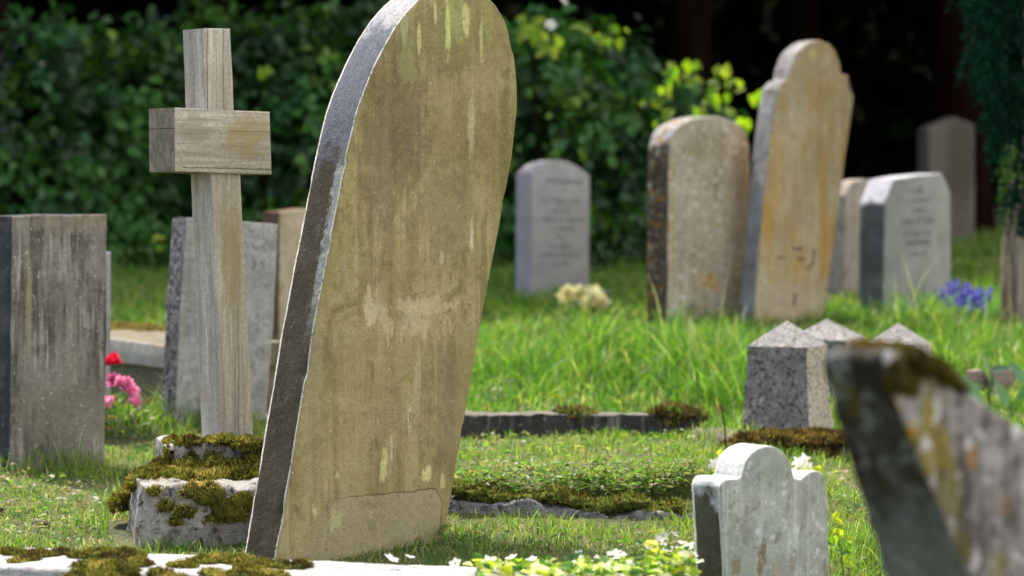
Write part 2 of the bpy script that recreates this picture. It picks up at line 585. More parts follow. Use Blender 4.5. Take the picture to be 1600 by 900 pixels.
# ------------------------------------------------------------------ ground
def ground():
    ys = sorted(set([-60, -30, -15, -6, -2, 1, 3] + [4 + .16 * i for i in range(132)] + [26, 30, 36, 45, 60, 90, 140]))
    xs = sorted(set([-120, -70, -40, -22, -14, -9] + [-6 + .18 * i for i in range(72)] + [9, 14, 22, 40, 70, 120]))
    bm = bmesh.new()
    g = [[bm.verts.new((x, y, G(x, y))) for x in xs] for y in ys]
    for j in range(len(ys) - 1):
        for i in range(len(xs) - 1):
            bm.faces.new((g[j][i], g[j][i + 1], g[j + 1][i + 1], g[j + 1][i])).smooth = True
    me = bpy.data.meshes.new('ground'); bm.to_mesh(me); bm.free()
    m = M('turf soil')
    a = m.noise(m.co, 2.5, 8, .65)
    col = m.mix(m.step(a, .4, .6), (.045, .065, .018), (.10, .10, .035))
    col = m.mix(m.step(m.noise(m.co, 22, 6, .7), .5, .7), col, (.15, .12, .065))
    m.put(m.b.inputs['Base Color'], col)
    m.b.inputs['Roughness'].default_value = 1
    m.put(m.b.inputs['Normal'], m.bump(m.noise(m.co, 40, 5, .7), .8, .03))
    tag(link('ground', me, m.m), kind='structure')
ground()
def added_bank():  # added bank behind the trees, closes gaps of bright sky
    bm = bmesh.new()
    xs = [-40 + 2 * i for i in range(41)]; prof = [(33, .5), (36, 2.5), (39, 6), (43, 11), (50, 16), (60, 18)]
    g = [[bm.verts.new((x, y + 1.2 * noise.noise(Vector((x * .3, z, 0))), z + .8 * noise.noise(Vector((x * .2, y * .3, 4))))) for x in xs] for y, z in prof]
    for j in range(len(prof) - 1):
        for i in range(len(xs) - 1):
            bm.faces.new((g[j][i], g[j][i + 1], g[j + 1][i + 1], g[j + 1][i])).smooth = True
    me = bpy.data.meshes.new('added_bank'); bm.to_mesh(me); bm.free()
    m = M('near black bank'); a = m.noise(m.co, 1.5, 8, .7)  # bank colour kept near black to stand in for deep shade
    m.put(m.b.inputs['Base Color'], m.mix(m.step(a, .4, .6), (.004, .006, .003), (.009, .009, .005)))
    m.b.inputs['Roughness'].default_value = 1
    m.b.inputs['Specular IOR Level'].default_value = 0
    tag(link('added_bank', me, m.m), kind='structure')
added_bank()

# ------------------------------------------------------------------ moss, lettering
MOSSC = np.array([(.21, .19, .032), (.12, .13, .025), (.06, .05, .018), (.40, .32, .11), (.10, .06, .025), (.15, .17, .035)])
def fnoise(v, s, seed=0.0):
    return noise.noise(Vector((v[0] * s + seed, v[1] * s + seed * .7, v[2] * s)))

def moss(name, mounds, parent=None, pl=None, dens=45000, h=.009, pal=MOSSC, weights=None, lawn=0.0):
    """cushions of moss: mounds = (world centre, (rx, ry, rz), rot z)"""
    bmv, bmf, tp, tn, tc, th = [], [], [], [], [], []
    for ci, (c, rad, rz) in enumerate(mounds):
        nu, nv = 22, 10
        base = len(bmv)
        ca, sa = math.cos(rz), math.sin(rz)
        pts = []
        for j in range(nv + 1):
            ph = math.pi * j / nv - math.pi / 2
            for i in range(nu):
                a = 2 * math.pi * i / nu
                q = Vector((math.cos(ph) * math.cos(a), math.cos(ph) * math.sin(a), math.sin(ph)))
                k = 1 + .42 * fnoise(q, 1.7, ci * 3.3 + c[0] * 5) + .22 * fnoise(q, 5, ci)
                l = Vector((q.x * rad[0] * k, q.y * rad[1] * k, q.z * rad[2] * k))
                pts.append(Vector((l.x * ca - l.y * sa, l.x * sa + l.y * ca, l.z)) + Vector(c))
        bmv += pts
        for j in range(nv):
            for i in range(nu):
                bmf.append((base + j * nu + i, base + j * nu + (i + 1) % nu, base + (j + 1) * nu + (i + 1) % nu, base + (j + 1) * nu + i))
        area = 2 * math.pi * ((rad[0] * rad[1] + rad[0] * rad[2] + rad[1] * rad[2]) / 3) * 2
        nb = int(area * dens)
        for _ in range(nb):
            j = random.uniform(2, nv - .01); i = random.uniform(0, nu - .01)
            j0, i0 = int(j), int(i); fj, fi = j - j0, i - i0
            A = pts[j0 * nu + i0]; B = pts[j0 * nu + (i0 + 1) % nu]
            C = pts[(j0 + 1) * nu + i0]; D = pts[(j0 + 1) * nu + (i0 + 1) % nu]
            p = (A * (1 - fi) + B * fi) * (1 - fj) + (C * (1 - fi) + D * fi) * fj
            d = p - Vector(c)
            nn = Vector((d.x / rad[0] ** 2, d.y / rad[1] ** 2, d.z / rad[2] ** 2)).normalized()
            tp.append(p); tn.append((nn + Vector((random.uniform(-.5, .5), random.uniform(-.5, .5), random.uniform(-.2, .7)))).normalized())
            z = .5 + .9 * fnoise(p, 16, 2.0) + random.uniform(-.28, .28)
            idx = 2 if z < .18 else 4 if z < .3 else 1 if z < .5 else 0 if z < .72 else 5 if z < .85 else 3
            tc.append(pal[idx % len(pal)] * random.uniform(.45, 1.4))
            th.append(h * random.uniform(.5, 1.4) * (1 + lawn * max(0, fnoise(p, 9, 5))))
    inv = Matrix.Identity(4)
    if parent:
        inv = (Matrix.Translation(parent.location) @ Matrix.Rotation(parent.rotation_euler.z, 4, 'Z')).inverted()
    n = len(tp)
    # cushions themselves and their shoots go into one mesh
    me = bpy.data.meshes.new(name)
    pos = np.array([inv @ p for p in tp]).reshape(-1, 3)
    rot = inv.to_3x3()
    nn = np.array([rot @ q for q in tn]).reshape(-1, 3)
    th = np.array(th); col = np.array(tc)
    fa = RNG.uniform(0, 2 * np.pi, n)
    side = norm(np.cross(nn, np.stack([np.cos(fa), np.sin(fa), np.zeros(n) + .1], 1)))
    wd = (th * .32)[:, None]
    T = np.stack([pos - side * wd, pos + side * wd, pos + nn * th[:, None]], 1).reshape(-1, 3)
    MV = np.array([inv @ v for v in bmv]).reshape(-1, 3)
    V = np.concatenate([MV, T])
    me.vertices.add(len(V)); me.vertices.foreach_set('co', V.astype(np.float32).ravel())
    q = np.array(bmf, dtype=np.int32)
    loops = np.concatenate([q.ravel(), np.arange(3 * n) + len(MV)]).astype(np.int32)
    tot = np.concatenate([np.full(len(q), 4), np.full(n, 3)])
    st = np.concatenate([[0], np.cumsum(tot)[:-1]]).astype(np.int32)
    me.loops.add(len(loops)); me.loops.foreach_set('vertex_index', loops)
    me.polygons.add(len(tot)); me.polygons.foreach_set('loop_start', st)
    me.update(calc_edges=True)
    a = me.attributes.new('Col', 'FLOAT_COLOR', 'POINT')
    mc = np.array([pal[int(4 + 2 * fnoise(v, 14)) % 3] * .8 for v in bmv])
    cc = np.ones((len(V), 4), dtype=np.float32)
    cc[:len(MV), :3] = mc
    cc[len(MV):, :3] = np.repeat(col, 3, axis=0)
    a.data.foreach_set('color', cc.ravel())
    return link(name, me, MOSS, parent)

GLYPHS = [[((0, 0), (0, 1)), ((1, 0), (1, 1)), ((0, .5), (1, .5))], [((0, 0), (0, 1)), ((0, 1), (1, 1)), ((0, .5), (.8, .5)), ((0, 0), (1, 0))],
          [((0, 0), (.5, 1)), ((.5, 1), (1, 0)), ((.2, .4), (.8, .4))], [((0, 0), (0, 1)), ((0, 1), (1, 0)), ((1, 0), (1, 1))],
          [((0, 0), (0, 1)), ((0, 0), (1, 0)), ((0, 1), (1, 1)), ((1, 0), (1, 1))], [((.5, 0), (.5, 1)), ((0, 1), (1, 1))],
          [((0, 0), (0, 1)), ((0, 0), (.9, 0))], [((0, 1), (1, 1)), ((0, .5), (1, .5)), ((0, 0), (1, 0)), ((0, .5), (0, 1)), ((1, 0), (1, .5))],
          [((.3, 0), (.3, 1))], [((0, 0), (0, 1)), ((0, 1), (.9, .8)), ((.9, .8), (0, .5)), ((0, .5), (1, 0))]]
def strokes_mesh(name, segs, mat, parent, y=-.0008, depth=.0018):
    bm = bmesh.new()
    for (a, b, w_) in segs:
        a = Vector((a[0], 0, a[1])); b = Vector((b[0], 0, b[1]))
        d = (b - a)
        if d.length < 1e-6: continue
        s = Vector((-d.z, 0, d.x)).normalized() * w_ / 2
        q = [a - s, b - s, b + s, a + s]
        f = [bm.verts.new((p.x, y, p.z)) for p in q]
        k = [bm.verts.new((p.x, y + depth, p.z)) for p in q]
        bm.faces.new(f)
        for i in range(4): bm.faces.new((f[i], k[i], k[(i + 1) % 4], f[(i + 1) % 4]))
    bmesh.ops.recalc_face_normals(bm, faces=bm.faces)
    me = bpy.data.meshes.new(name); bm.to_mesh(me); bm.free()
    return link(name, me, mat, parent)

def inscription(pl, lines, mat, parent, seed=1, thick=.16):
    """one part per line of lettering"""
    rr = random.Random(seed)
    for x0, y0, x1, y1, hp in lines:
        segs = []
        a = Vector(pl.uv(x0, y0)); b = Vector(pl.uv(x1, y1))
        h = Vector(pl.uv(x0, y0 - hp)).y - a.y
        L = (b - a).length
        e = (b - a).normalized(); up_ = Vector((-e.y, e.x))
        x = 0
        if L < h * 1.8:                       # a single small mark
            segs.append((a + up_ * h * .5, b + up_ * h * .5, h * .35)); x = L
        while x < L - h * .3:
            gw = h * rr.uniform(.5, .72)
            if rr.random() < .1: x += h * .5; continue
            for p, q in rr.choice(GLYPHS):
                segs.append((a + e * (x + p[0] * gw) + up_ * (p[1] * h), a + e * (x + q[0] * gw) + up_ * (q[1] * h), h * thick))
            x += gw + h * .3
        # overlapping strokes sit at slightly different heights
        o = strokes_mesh('inscription', segs, mat, parent)
        for i, v in enumerate(o.data.vertices): v.co.y -= .00004 * ((i // 8) % 9)

def inv_point(o, p):
    return (Matrix.Translation(o.location) @ Matrix.Rotation(o.rotation_euler.z, 4, 'Z')).inverted() @ Vector(p)

# ------------------------------------------------------------------ 1  the large leaning headstone
pl = Place(560, 868, 41)
t = empty('headstone', pl.O, pl.th, 'tall tan headstone with pointed arch top leaning right, nearest the middle, streaked with pale lichen', 'headstone')
o_px = runs(('L', [(432, 868), (462, 690), (490, 520), (520, 360), (545, 232)]),
            ('S', [(545, 232), (562, 165), (590, 95), (625, 34), (668, -12), (705, -30), (742, -18), (776, 8), (795, 48), (806, 100), (809, 165), (800, 250)]),
            ('L', [(800, 250), (782, 350), (755, 490), (722, 680), (690, 872)]))
bl = lambda px, py, rx, rz, c, a=1.0, *r: (*pl.uv(px, py), rx, rz, c, a, *r)
PALE = (.50, .48, .22)
front = stone_mat('lichen stained sandstone', (.235, .19, .078), (.335, .28, .13), (.17, .134, .055), 3.2,
    streak=[((.12, .095, .05), .6, 26, .5, .72), ((.40, .36, .22), .5, 50, .55, .72), ((.16, .115, .05), .65, 9, .5, .68), ((.38, .32, .19), .5, 13, .54, .68)],
    specks=[(75, .67, .74, (.52, .50, .36), .8), (150, .64, .72, (.11, .085, .045), .45), (190, .66, .72, (.5, .46, .32), .35), (30, .62, .72, (.17, .13, .06), .5), (11, .60, .70, (.17, .15, .05), .45)],
    blobs=[bl(690, 60, .2, .13, (.16, .145, .055), .65, 1.4), bl(600, 230, .10, .28, (.14, .11, .06), .6, 1.6), bl(640, 190, .09, .2, (.14, .105, .06), .6, 1.8), bl(700, 330, .13, .2, (.18, .145, .08), .5, 2.0), bl(700, 620, .06, .2, (.2, .165, .10), .5, 2.0),
           bl(712, 25, .05, .08, (.36, .37, .12), .6, 2.2, 30), bl(765, 25, .03, .09, (.30, .31, .10), .6, 2.0, 30), bl(640, 90, .03, .1, (.25, .25, .09), .6, 2.0, 30), bl(545, 300, .02, .25, (.25, .23, .08), .6, 1.6), bl(700, 45, .012, .10, (.50, .52, .20), .9, 1.2, 40), bl(728, 30, .02, .06, PALE, .9, 1.2, 40), bl(752, 60, .008, .09, (.46, .46, .2), .7, 1.2, 40),
           bl(655, 60, .008, .05, PALE, .8, 1.2, 40), bl(680, 20, .008, .04, PALE, .8, 1.2, 40), bl(632, 45, .015, .05, (.4, .4, .22), .6, 1.2, 40),
           bl(738, 195, .018, .09, (.42, .38, .22), .6, 1.8, 40), bl(737, 365, .008, .05, (.52, .49, .30), .8, 1.6, 40), bl(690, 400, .008, .03, (.48, .45, .3), .6, 1.6, 40),
           bl(640, 505, .12, .05, (.45, .38, .23), .75, 2.8, 14), bl(580, 480, .025, .07, (.47, .40, .25), .9, 2.0, 18), bl(660, 478, .11, .025, (.45, .38, .23), .75, 2.8, 22), bl(610, 660, .12, .1, (.32, .25, .13), .5, 2.0, 12), bl(650, 600, .02, .12, (.40, .34, .21), .6, 2.4, 22),
           bl(790, 260, .03, .34, (.17, .145, .045), .85, .8), bl(755, 560, .02, .5, (.19, .15, .06), .7, .8), bl(490, 560, .035, .5, (.26, .225, .125), .7, .7),
           bl(600, 730, .018, .045, PALE, .95, 1.9, 45), bl(612, 690, .007, .05, (.5, .48, .3), .8, 2.0, 45), bl(668, 742, .026, .028, (.56, .53, .25), .95, 1.7, 45),
           bl(692, 752, .01, .03, PALE, .8, 1.8, 45), bl(524, 815, .024, .034, (.56, .53, .25), .95, 1.8, 45), bl(577, 803, .014, .02, (.5, .44, .24), .8, 1.6, 45),
           bl(527, 742, .009, .014, PALE, .9, 1.4, 45), bl(492, 800, .009, .025, PALE, .8, 1.6, 45), bl(640, 656, .01, .05, (.46, .44, .28), .6, 2.0, 45)],
    patch=((pl.uv(493, 800)[0], pl.uv(690, 800)[0], pl.uv(590, 772)[1], pl.uv(690, 800)[1]), (.335, .30, .19), (.09, .075, .045)),
    grain=.24, bump=.6, seed=2.0)
side = stone_mat('black lichen and painted sky edge', (.024, .019, .011), (.046, .037, .022), (.066, .056, .038), 7,
    zones=[(pl.uv(545, 262)[1] - .02, pl.uv(545, 232)[1] + .05, (.105, .115, .145), .97), (pl.uv(600, 60)[1], pl.uv(620, 20)[1], (.36, .36, .37), .9)], yedge=(pl.uv(500, 560)[1], pl.uv(545, 215)[1], .045, (.27, .30, .29), .8),  # upper zones paint in bluish and white sky light
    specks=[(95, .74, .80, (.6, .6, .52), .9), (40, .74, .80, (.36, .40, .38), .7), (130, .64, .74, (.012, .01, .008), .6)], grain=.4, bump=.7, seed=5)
rim_mat = stone_mat('pale sun rim arris', (.50, .48, .42), (.62, .60, .55), (.28, .24, .15), 16, specks=[(60, .60, .68, (.12, .10, .07), .8)], grain=.3, bump=.5, seed=8)  # grazing sun rim put into a pale edge colour
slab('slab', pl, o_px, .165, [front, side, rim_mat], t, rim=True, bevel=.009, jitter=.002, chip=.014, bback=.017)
inscription(pl, [(538, 612, 615, 612, 11), (522, 664, 655, 664, 20)], ENGRAVE_TAN, t, 4, .12)

# ------------------------------------------------------------------ 2  timber cross on its stepped plinth
step_mat = stone_mat('mossy limestone', (.24, .225, .20), (.36, .345, .32), (.12, .11, .09), 7,
    specks=[(22, .58, .66, (.05, .048, .04), .9), (13, .62, .70, (.13, .10, .03), .85), (18, .68, .74, (.35, .20, .05), .7), (60, .62, .7, (.6, .6, .6), .5)], grain=.35, bump=.9, seed=9, coarse=1.0)
pq = Place(300, 853, 14)
t = empty('stepped_plinth', pq.O, pq.th, 'low two stepped stone plinth covered in moss under the weathered cross', 'plinth')
slab('lower_step', pq, [(212, 856), (216, 800), (222, 758), (345, 756), (480, 760), (480, 856)], .40, step_mat, t, bevel=.03, jitter=.014, chip=.05, step=.018, bury=.1)
pq2 = Place(330, 757, 14, d=7.44)
up_st = slab('upper_step', pq2, [(258, 770), (256, 695), (330, 692), (450, 694), (450, 770)], .26, step_mat, None, bevel=.022, jitter=.014, chip=.05, step=.018, bury=.04)
up_st.parent = t
up_st.location = inv_point(t, pq2.O); up_st.rotation_euler = (0, 0, 0)
mm = []
def mp(px, py, d, rx, ry, rz, rot=0):
    mm.append((P(px, py, d), (rx, ry, rz), rot))
for px, py, d, rx, ry, rz in [(235, 745, 7.36, .04, .06, .022), (270, 745, 7.33, .06, .08, .022), (320, 748, 7.35, .06, .08, .025), (365, 748, 7.37, .06, .08, .026),
        (410, 748, 7.4, .06, .08, .025), (208, 772, 7.40, .04, .08, .03), (188, 785, 7.48, .03, .06, .022),
        (325, 770, 7.235, .045, .02, .028), (345, 780, 7.24, .03, .015, .022), (360, 800, 7.245, .045, .018, .022), (285, 797, 7.215, .03, .012, .014), (250, 795, 7.21, .016, .01, .012),
        (270, 690, 7.50, .03, .05, .012), (300, 691, 7.47, .045, .05, .012), (345, 688, 7.48, .05, .05, .012), (385, 692, 7.47, .05, .05, .018), (400, 705, 7.46, .03, .02, .03),
        (225, 752, 7.30, .05, .06, .03), (255, 752, 7.27, .05, .05, .028), (295, 755, 7.25, .05, .04, .03), (315, 760, 7.235, .05, .03, .035), (340, 735, 7.42, .07, .05, .035), (400, 735, 7.42, .07, .05, .035), (290, 735, 7.41, .06, .05, .03), (250, 735, 7.42, .04, .05, .03), (375, 790, 7.245, .05, .02, .03), (240, 775, 7.215, .014, .01, .018),
        (275, 708, 7.43, .018, .012, .02), (330, 712, 7.445, .03, .012, .015), (262, 715, 7.42, .012, .015, .03), (298, 715, 7.43, .02, .012, .018)]:
    mp(px, py, d, rx, ry, rz)
for px, py, rx, ry, rz in [(300, 768, .035, .012, .02), (325, 775, .045, .016, .03), (345, 790, .03, .012, .02), (362, 800, .05, .016, .028), (380, 785, .04, .014, .022), (262, 792, .025, .010, .012), (290, 800, .03, .010, .016), (240, 768, .02, .01, .012), (335, 810, .025, .01, .012), (275, 815, .018, .008, .012)]:
    mm.append((pq.world(px, py, .004), (rx, ry, rz), pq.th))
moss('moss', mm, t, dens=52000, h=.010, lawn=1.5)

pc = Place(353, 688, 41, d=7.60)
t = empty('wooden_cross', pc.O, pc.th, 'weathered pale timber cross with thick crossbar standing on a mossy stepped plinth', 'cross')
pu = lambda px, py: pc.uv(px, py)
post_mat = wood_mat('weathered timber post', 'z', .5, [(pu(362, 420)[0], pu(362, 400)[1], .045, .22, (.27, .225, .10), .8)],
    cracks=[(pu(324, 100)[0], pu(324, 175)[1], pu(324, 40)[1], .0022), (pu(349, 100)[0], pu(349, 175)[1], pu(349, 40)[1], .0016), (pu(372, 560)[0], pu(372, 690)[1], pu(372, 480)[1], .0012)])
slab('post', pc, [(348, 690), (339, 480), (330, 268), (322, 168), (318, 44), (360, 45), (366, 170), (376, 268), (386, 480), (396, 690)], .118, [post_mat], t, bevel=.005, jitter=.0012, step=.02, bury=.01)
bar_mat = wood_mat('weathered timber bar', 'x', .4, [(pu(378, 210)[0], pu(378, 210)[1], .085, .085, (.30, .24, .10), .85), (pu(300, 200)[0], pu(300, 200)[1], .06, .05, (.20, .175, .12), .6)],
    cracks=[(pu(340, 263)[1], pu(280, 263)[0], pu(422, 263)[0], .0018), (pu(380, 205)[1], pu(352, 205)[0], pu(420, 205)[0], .0010)])
end_mat = wood_mat('end grain', 'x', .3, end=True, cracks=[(pu(250, 202)[1] + .003, -9, 9, .002)])
slab('crossbar', pc, [(274, 268), (273, 168), (350, 171), (422, 175), (425, 273), (350, 271)], .150, [bar_mat, end_mat], t, bevel=.005, jitter=.0012, step=.02, off=.014, close='none')

# ------------------------------------------------------------------ 3  headstones on the left
pl = Place(85, 736, 41)
bl = lambda px, py, rx, rz, c, a=1.0, *r: (*pl.uv(px, py), rx, rz, c, a, *r)
f_ = stone_mat('dark streaked stone', (.16, .147, .13), (.26, .24, .212), (.11, .102, .092), 4,
    streak=[((.04, .038, .036), .9, 34, .48, .62), ((.44, .41, .36), .7, 46, .55, .67), ((.26, .22, .13), .5, 24, .6, .72)],
    specks=[(60, .65, .72, (.6, .59, .54), .8), (110, .64, .71, (.04, .035, .03), .6)],
    blobs=[bl(110, 345, .25, .05, (.24, .21, .15), .6, 1.0), bl(45, 460, .012, .2, (.30, .27, .14), .8, 1.2), bl(95, 650, .3, .13, (.20, .175, .14), .7, 1.0)], grain=.35, bump=.7, seed=11)
s_ = stone_mat('blue black stone edge', (.028, .03, .038), (.05, .052, .062), None, 6, specks=[(70, .70, .76, (.4, .4, .42), .7)], grain=.4, bump=.6, seed=12)
tag(slab('headstone', pl, [(14, 740), (17, 540), (19, 338), (90, 335), (167, 335), (167, 520), (163, 735)], .16, [f_, s_], None, bevel=.007, jitter=.0025, chip=.012),
    'square topped dark headstone streaked with grime at the left edge of the photo', 'headstone')

pl = Place(150, 690, 41, d=9.6)
s_ = stone_mat('pale grey stone', (.26, .27, .29), (.36, .37, .39), None, 8, grain=.3, bump=.5, seed=14)
tag(slab('headstone', pl, [(70, 700), (72, 400), (120, 386), (174, 394), (173, 690)], .12, [s_], None, bevel=.01),
    'pale grey headstone almost hidden behind the dark square topped one', 'headstone')

pl = Place(350, 662, 41)
bl = lambda px, py, rx, rz, c, a=1.0, *r: (*pl.uv(px, py), rx, rz, c, a, *r)
f_ = stone_mat('mottled grey stone', (.24, .235, .23), (.34, .335, .33), (.15, .15, .15), 9,
    streak=[((.12, .12, .12), .6, 40, .55, .7)], specks=[(45, .62, .70, (.10, .10, .10), .6), (70, .66, .72, (.5, .5, .48), .6)], grain=.3, bump=.6, seed=16)
s_ = stone_mat('pitched granite edge', (.16, .16, .165), (.24, .24, .25), None, 14, specks=[(48, .52, .60, (.035, .035, .04), .9), (60, .6, .68, (.42, .42, .42), .8)], grain=.4, bump=1.0, seed=17, coarse=2.0)
tag(slab('headstone', pl, [(273, 670), (280, 500), (291, 340), (360, 345), (435, 350), (428, 500), (415, 668)], .10, [f_, s_], None, bevel=.006, jitter=.003),
    'mottled grey headstone with rough granite edge directly behind the cross', 'headstone')

pl = Place(450, 560, 41, d=12.2)
f_ = stone_mat('tan stone', (.34, .28, .19), (.42, .36, .26), (.22, .17, .1), 7, streak=[((.2, .15, .09), .6, 30, .55, .7)], grain=.3, seed=19)
s_ = stone_mat('brown stone edge', (.09, .055, .03), (.14, .085, .045), None, 7, grain=.3, seed=20)
tag(slab('headstone', pl, [(436, 570), (437, 331), (480, 326), (530, 330), (530, 570)], .15, [f_, s_], None, bevel=.01, jitter=.003),
    'tan headstone with brown edge between the mottled grey stone and the tall leaning one', 'headstone')

# table grave at the far left
pl = Place(240, 640, -52)
body = stone_mat('shaded brown stone', (.13, .115, .075), (.2, .175, .12), (.09, .09, .05), 8, grain=.35, seed=22, bump=.7)  # darker brown holds the shade on the face below the slab
top_ = stone_mat('pale slab', (.30, .285, .26), (.40, .38, .35), (.22, .2, .165), 8, grain=.25, seed=23)
t = empty('ledger_grave', pl.O, pl.th, 'low stone box grave with pale slab and mossy top beyond the pink flowers', 'grave')
slab('base', pl, [(100, 628), (100, 548), (275, 571), (275, 652)], .5, body, t, bevel=.008, bury=.1)
slab('cover_slab', pl, [(90, 556), (90, 519), (278, 541), (278, 579)], .54, [top_, body], t, bevel=.008, off=.03, close='none')
moss('moss', [(P(x, y, d), (.1, .26, .02), R(-52)) for x, y, d in ((120, 514, 11.6), (165, 515, 11.4), (200, 517, 11.2), (235, 520, 11.05), (265, 523, 10.95))], t, dens=14000, h=.015,
     pal=np.array([(.26, .20, .06), (.20, .17, .05), (.15, .13, .04), (.30, .24, .09), (.2, .14, .05), (.2, .19, .06)]))

# ------------------------------------------------------------------ 4  headstones at the back
pl = Place(872, 472, 41)
grey = stone_mat('clean grey stone', (.255, .248, .252), (.31, .30, .305), None, 6, grain=.15, bump=.25, seed=25)
t = empty('headstone', pl.O, pl.th, 'small clean grey headstone with low domed top and dark lettering before the hedge', 'headstone')
slab('slab', pl, runs(('L', [(830, 478), (831, 270)]), ('S', [(831, 270), (850, 256), (872, 250), (895, 256), (922, 273)]), ('L', [(922, 273), (920, 472)])), .15, grey, t, bevel=.006)
inscription(pl, [(852, 286, 908, 288, 7), (878, 300, 884, 300, 5), (848, 318, 908, 320, 9), (864, 333, 892, 334, 8), (844, 346, 912, 348, 7), (860, 360, 896, 361, 7), (868, 372, 882, 373, 5),
                 (858, 390, 896, 390, 9), (844, 402, 908, 403, 7), (860, 416, 894, 416, 7)], ENGRAVE, t, 7)

pl = Place(1105, 512, 41)
bl = lambda px, py, rx, rz, c, a=1.0, *r: (*pl.uv(px, py), rx, rz, c, a, *r)
f_ = stone_mat('pale lichened stone', (.33, .29, .22), (.43, .39, .32), (.24, .2, .14), 4,
    streak=[((.22, .185, .12), .7, 26, .5, .68), ((.52, .49, .43), .6, 32, .55, .72)],
    specks=[(26, .60, .67, (.64, .62, .58), .85), (34, .60, .68, (.16, .13, .08), .6), (20, .66, .72, (.42, .25, .03), .85)],
    blobs=[bl(1050, 330, .015, .5, (.42, .25, .03), .55, 2.2, 14), bl(1110, 440, .09, .06, (.40, .24, .04), .75, 2.2, 16), bl(1110, 230, .2, .1, (.27, .23, .14), .6, 1.4)], grain=.3, bump=.6, seed=28)
s_ = stone_mat('dark lichened edge', (.05, .036, .022), (.10, .072, .045), None, 9, specks=[(18, .58, .65, (.30, .15, .02), .9), (26, .62, .68, (.46, .45, .40), .85), (40, .56, .64, (.02, .016, .01), .8)],
    zones=[(pl.uv(1045, 236)[1], pl.uv(1045, 215)[1], (.38, .37, .36), .9)], grain=.4, bump=.8, seed=29)
tag(slab('headstone', pl, runs(('L', [(1043, 515), (1046, 225)]), ('S', [(1046, 225), (1058, 200), (1085, 186), (1110, 182), (1135, 185), (1160, 198), (1172, 225)]), ('L', [(1172, 225), (1174, 380), (1170, 512)])),
         .17, [f_, s_], None, bevel=.012, jitter=.003, chip=.01),
    'pale round shouldered headstone with orange lichen down its dark edge', 'headstone')

pl = Place(1235, 514, 41)
bl = lambda px, py, rx, rz, c, a=1.0, *r: (*pl.uv(px, py), rx, rz, c, a, *r)
f_ = stone_mat('ochre sandstone', (.36, .285, .17), (.46, .38, .25), (.37, .24, .085), 3.5,
    streak=[((.42, .25, .07), .95, 12, .48, .60), ((.25, .2, .12), .6, 30, .56, .7), ((.55, .5, .38), .5, 26, .56, .7)],
    specks=[(40, .67, .73, (.2, .16, .1), .7)],
    blobs=[bl(1285, 330, .045, .45, (.44, .27, .08), .75, .9), bl(1215, 270, .07, .3, (.45, .29, .11), .6, 1.1), bl(1270, 85, .04, .03, (.46, .48, .14), .7, 1.2),
           bl(1245, 130, .13, .16, (.34, .30, .17), .6, 1.0), bl(1220, 470, .3, .12, (.42, .36, .26), .7, 1.0)], grain=.28, bump=.6, seed=31)
s_ = stone_mat('grey weathered edge', (.22, .215, .21), (.31, .305, .30), (.12, .11, .1), 7, streak=[((.1, .09, .08), .6, 25, .52, .68)], grain=.35, bump=.6, seed=32)
t = empty('headstone', pl.O, pl.th, 'tall ochre headstone with rounded head and stepped shoulders leaning right, in the back row', 'headstone')
slab('slab', pl, runs(('L', [(1178, 515), (1190, 350), (1206, 200), (1216, 138)]), ('S', [(1216, 138), (1224, 128), (1232, 124)]), ('L', [(1232, 124), (1236, 106)]),
     ('S', [(1236, 106), (1246, 82), (1266, 66), (1285, 64), (1302, 74), (1312, 96), (1316, 114)]), ('L', [(1316, 114), (1326, 118)]), ('S', [(1326, 118), (1328, 136), (1335, 150)]),
     ('L', [(1335, 150), (1322, 240), (1308, 350), (1285, 515)])), .125, [f_, s_], t, bevel=.012, jitter=.003, chip=.012)
q = lambda a, b, w_: (Vector(pl.uv(*a)), Vector(pl.uv(*b)), w_)
for g_ in [[q((1272, 388), (1270, 412), .016), q((1270, 412), (1262, 421), .014)], [q((1238, 388), (1254, 389), .014)], [q((1246, 404), (1257, 405), .018)], [q((1243, 458), (1240, 478), .02)], [q((1215, 402), (1226, 403), .012)]]:
    strokes_mesh('carved_mark_shade', g_, CAVITY_SHADE, t)

pl = Place(1332, 468, 41)
f_ = stone_mat('tan grey stone', (.30, .27, .225), (.37, .34, .29), (.2, .17, .13), 6, streak=[((.18, .14, .1), .6, 30, .52, .68)], grain=.3, seed=34)
tag(slab('headstone', pl, [(1318, 470), (1320, 305), (1334, 284), (1352, 280), (1380, 290), (1385, 470)], .14, [f_], None, bevel=.01, jitter=.003),
    'plain tan grey headstone half hidden behind the modern lettered one', 'headstone')

pl = Place(1430, 492, 41)
f_ = stone_mat('smooth pale grey stone', (.275, .275, .262), (.33, .33, .312), (.235, .24, .225), 5, streak=[((.27, .275, .26), .4, 26, .55, .7)], grain=.15, bump=.25, seed=36)
s_ = stone_mat('shade painted grey edge', (.082, .09, .088), (.12, .128, .125), None, 6, streak=[((.06, .065, .06), .5, 26, .5, .7)], grain=.25, bump=.3, seed=37,
               zones=[(pl.uv(1382, 326)[1], pl.uv(1382, 312)[1], (.46, .46, .50), .95)])  # dark side and pale slope paint in shade and sky light
t = empty('headstone', pl.O, pl.th, 'modern pale grey headstone with clipped corners and dark lettering near the bluebells', 'headstone')
slab('slab', pl, [(1380, 496), (1382, 318), (1397, 280), (1435, 274), (1472, 271), (1485, 300), (1486, 490)], .19, [f_, s_], t, bevel=.005)
inscription(pl, [(1417, 303, 1450, 300, 7), (1417, 318, 1455, 316, 7), (1422, 333, 1446, 331, 7), (1410, 352, 1462, 349, 10), (1413, 369, 1455, 367, 7), (1416, 384, 1452, 382, 8), (1421, 401, 1450, 399, 7)], ENGRAVE, t, 12)

